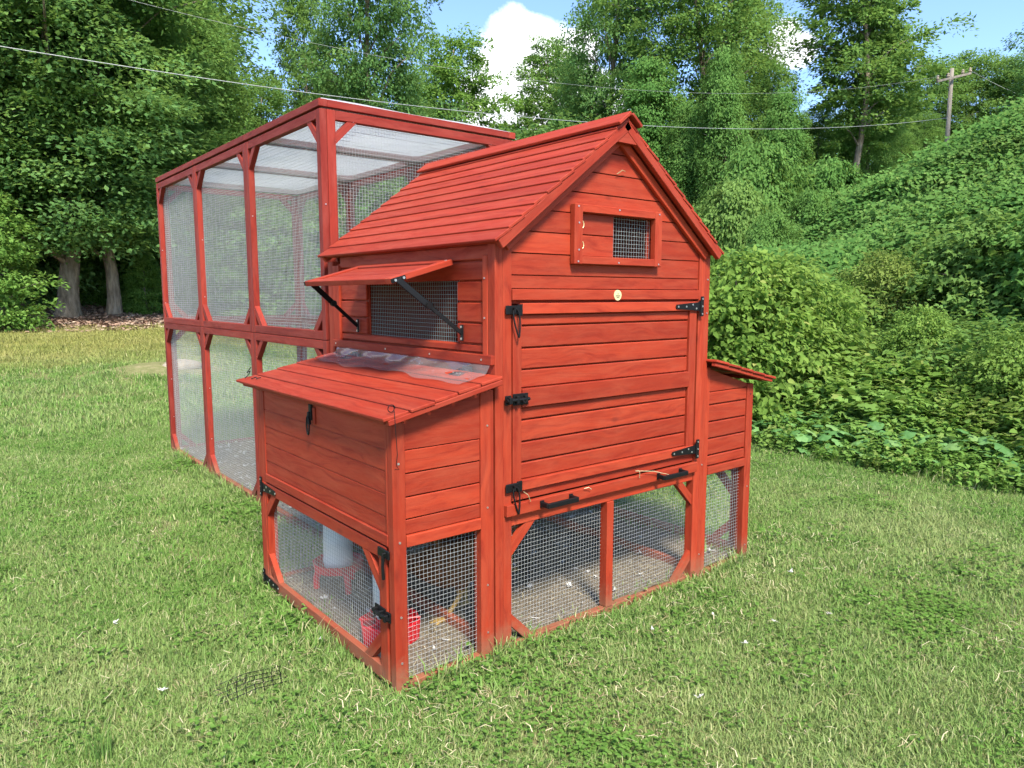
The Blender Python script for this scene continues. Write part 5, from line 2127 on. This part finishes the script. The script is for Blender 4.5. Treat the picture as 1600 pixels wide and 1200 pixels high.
def kudzu(seed):
    r = np.random.default_rng(seed)
    m = 130
    P = np.stack([r.normal(0, .28, m).clip(-.6, .6), r.normal(0, .28, m).clip(-.6, .6), r.uniform(.02, .20, m)], 1)
    V, Q, k = leaves(P, r.normal(0, 1, (m, 3)) * np.array([1, 1, .3]) + np.array([-.9, -.5, -.5]), np.array([-.75, -.4, 1.0]) + r.normal(0, .28, (m, 3)), r.uniform(.055, .095, m), 'ovate', 1.25)
    return fast_mesh('kudzu_spray', V, Q, M['leaf_kudzu'], np.repeat(np.clip(.5 * r.random() + .5 * r.random(m), 0, 1), k))


kx, ky, kd = ring_points(21000, 11.8, 34, 950, 2500, seed=51)
kp = (kx - toe(ky) > 1.0)
kx, ky = kx[kp], ky[kp]
n = len(kx)
lump = vnoise(kx, ky, .75, 52)
scatter('kudzu', [kudzu(300 + k) for k in range(5)], np.stack([kx, ky, height(kx, ky) + .30 * lump + .55 * sstep(.25, .8, vnoise(kx, ky, .42, 53)) * sstep(1.0, 5.0, kx - toe(ky)) - .25], 1), np.stack([rng.normal(0, .10, n), -.12 + rng.normal(0, .10, n), rng.normal(0, .5, n)], 1), rng.uniform(.8, 1.25, n), rng.integers(0, 5, n), 'kudzu vines blanketing the hillside')

# ------------------------------------------------------------------ squash plants along the bank foot
def squash_leaf(seed, R):
    r = random.Random(seed)
    n = 20
    V = [(0, 0, 0)]
    for ring in (.5, 1.0):
        for k in range(n):
            a = 2 * math.pi * k / n
            lob = 1 - .16 * (0.5 + .5 * math.cos(5 * a)) + .04 * math.sin(11 * a)
            if abs(a - math.pi) < .25:
                lob *= .45
            rr_ = R * ring * lob
            V.append((rr_ * math.cos(a), rr_ * math.sin(a), R * (.10 * ring - .28 * ring ** 2 + .07 * ring * math.sin(5 * a + seed))))
    F = [[0, 1 + k, 1 + (k + 1) % n] for k in range(n)] + [[1 + k, 1 + n + k, 1 + n + (k + 1) % n, 1 + (k + 1) % n] for k in range(n)]
    return mesh_from('leaf', V, F, M['leaf_squash'], True, {'tint': ('FLOAT', [r.random()] * len(V))})


sq = [squash_leaf(k, 1.0) for k in range(5)]
labs = ('squash plant with broad leaves nearest the coop', 'squash plant second from the coop along the bank', 'squash plant in the middle of the bank foot', 'broad-leaved squash plant right of the middle one', 'squash plant with the largest leaves near the right edge', 'squash plant at the right edge beside bare soil')
for k, (u, v, cnt) in enumerate(((1215, 706, 38), (1285, 716, 42), (1360, 726, 44), (1440, 740, 44), (1530, 754, 42), (1605, 772, 34))):
    p = ground_px(u, v - 4, .0) + np.array([.15, .1, 0])
    p[2] = float(height(p[0], p[1]))
    o = thing('squash_plant', p, labs[k], 'squash plant', 'squash plants at the foot of the bank')
    vine = MB()
    for j in range(cnt):
        a, rad = random.uniform(0, 6.28), random.uniform(.03, .62)
        lx_, ly_ = math.cos(a) * rad * .8, math.sin(a) * rad * 1.15
        h = random.uniform(.05, .17)
        gz = float(height(p[0] + lx_, p[1] + ly_)) - p[2]
        leaf = bpy.data.objects.new('leaf', sq[random.randrange(5)])
        col.objects.link(leaf)
        leaf.parent = o
        leaf.location = (lx_, ly_, gz + h)
        s = random.uniform(.035, .078) * (1.15 if k == 4 else 1)
        leaf.scale = (s, s, s)
        leaf.rotation_euler = (random.uniform(-.45, .45), random.uniform(-.45, .45), random.uniform(0, 6.28))
        vine.tube([(p[0] + lx_ * .6, p[1] + ly_ * .6, p[2] + gz * .6), (p[0] + lx_ * .9, p[1] + ly_ * .9, p[2] + gz + h * .6), (p[0] + lx_, p[1] + ly_, p[2] + gz + h)], .004, 5)
    vine.build('stems', M['leaf_squash'], o)

# dark tuft at the bottom left
p = ground_px(160, 1192, 0)
bl = grass_tuft(400, 40, .03, .09, .16, .35, .0016)
bl.materials[0] = M['leaf_mid']
o = link(bpy.data.objects.new('grass_tuft', bl), None, (p[0], p[1], 0))
tag(o, 'stiff dark grass tuft at the bottom left of the lawn', 'grass tuft')

# ------------------------------------------------------------------ utility pole and wires
pd = 24.5
g = on_ground(1472, pd)
pt = z_at(1480, 108, pd)
pole = thing('utility_pole', g, 'weathered wooden utility pole with crossarm on the right hill', 'utility pole')
vx = np.array([math.cos(YAW), math.sin(YAW), 0])
MB().tube([g + np.array([0, 0, -.3]), np.array([g[0], g[1], (g[2] + pt) / 2]), np.array([g[0], g[1], pt])], [.068, .062, .052], 10).build('shaft', M['pole'], pole, True)
ca = np.array([g[0], g[1], pt - .28]) + np.array([-.1, -.1, 0])
tl = unit(np.array([.75, -.35, .22]))
MB().obox(ca, tl, (0, 0, 1), (1.15, .06, .06)).build('crossarm', M['pole'], pole)
for q in (-.55, -.2, .3, .55):
    MB().lathe(ca + tl * q + np.array([0, 0, .04]), [(.03, 0), (.045, .03), (.03, .06), (.04, .09), (.01, .12)], 8).build('insulator', M['stone'], pole)
M['cable'] = simple('aluminium_cable', (.36, .37, .35), .5, .3, .2, 20)


def cable(name, a, b, sag, r, label):
    P = []
    for f in np.linspace(0, 1, 40):
        p = a * (1 - f) + b * f
        p = p - np.array([0, 0, sag * 4 * f * (1 - f)])
        P.append(p)
    tag(MB().tube(P, r, 6).build(name, M['cable'], None, True), label, 'cable', 'overhead cables')


def pt_at(u, v, dist):
    d = cam_dir(u, v)
    d = d / math.hypot(d[0], d[1])
    return CAM + d * dist


end1 = np.array([g[0] - .1, g[1], z_at(1472, 186, pd)])
cable('service_cable', pt_at(-120, 52, 11), end1, .62, .0055, 'thick pale service cable sagging across the picture to the pole')
cable('upper_cable', pt_at(120, -22, 14), ca + tl * -.5 + np.array([0, 0, .12]), .95, .0024, 'thin upper cable running above the run to the crossarm')
cable('side_cable', ca + tl * .5 + np.array([0, 0, .12]), pt_at(1760, 190, 26), .25, .004, 'thin cable leaving the pole to the right')

# pale guard rail glimpsed beyond the bare trunk
p0, p1 = pt_at(1318, 292, 31.5), pt_at(1400, 288, 31.5)
gr = MB()
gr.obox((p0 + p1) / 2, p1 - p0, (0, 0, 1), (np.linalg.norm(p1 - p0), .30, .06))
rail_o = gr.build('guard_rail', M['stone'])
tag(rail_o, 'pale road guard rail glimpsed behind the bare trunk', 'guard rail')
for f in (.05, .5, .95):
    q = p0 * (1 - f) + p1 * f
    MB().box((q[0] - .05, q[0] + .05), (q[1] + .05, q[1] + .15), (q[2] - 1.0, q[2] + .1)).build('rail_post', M['stone'], rail_o)
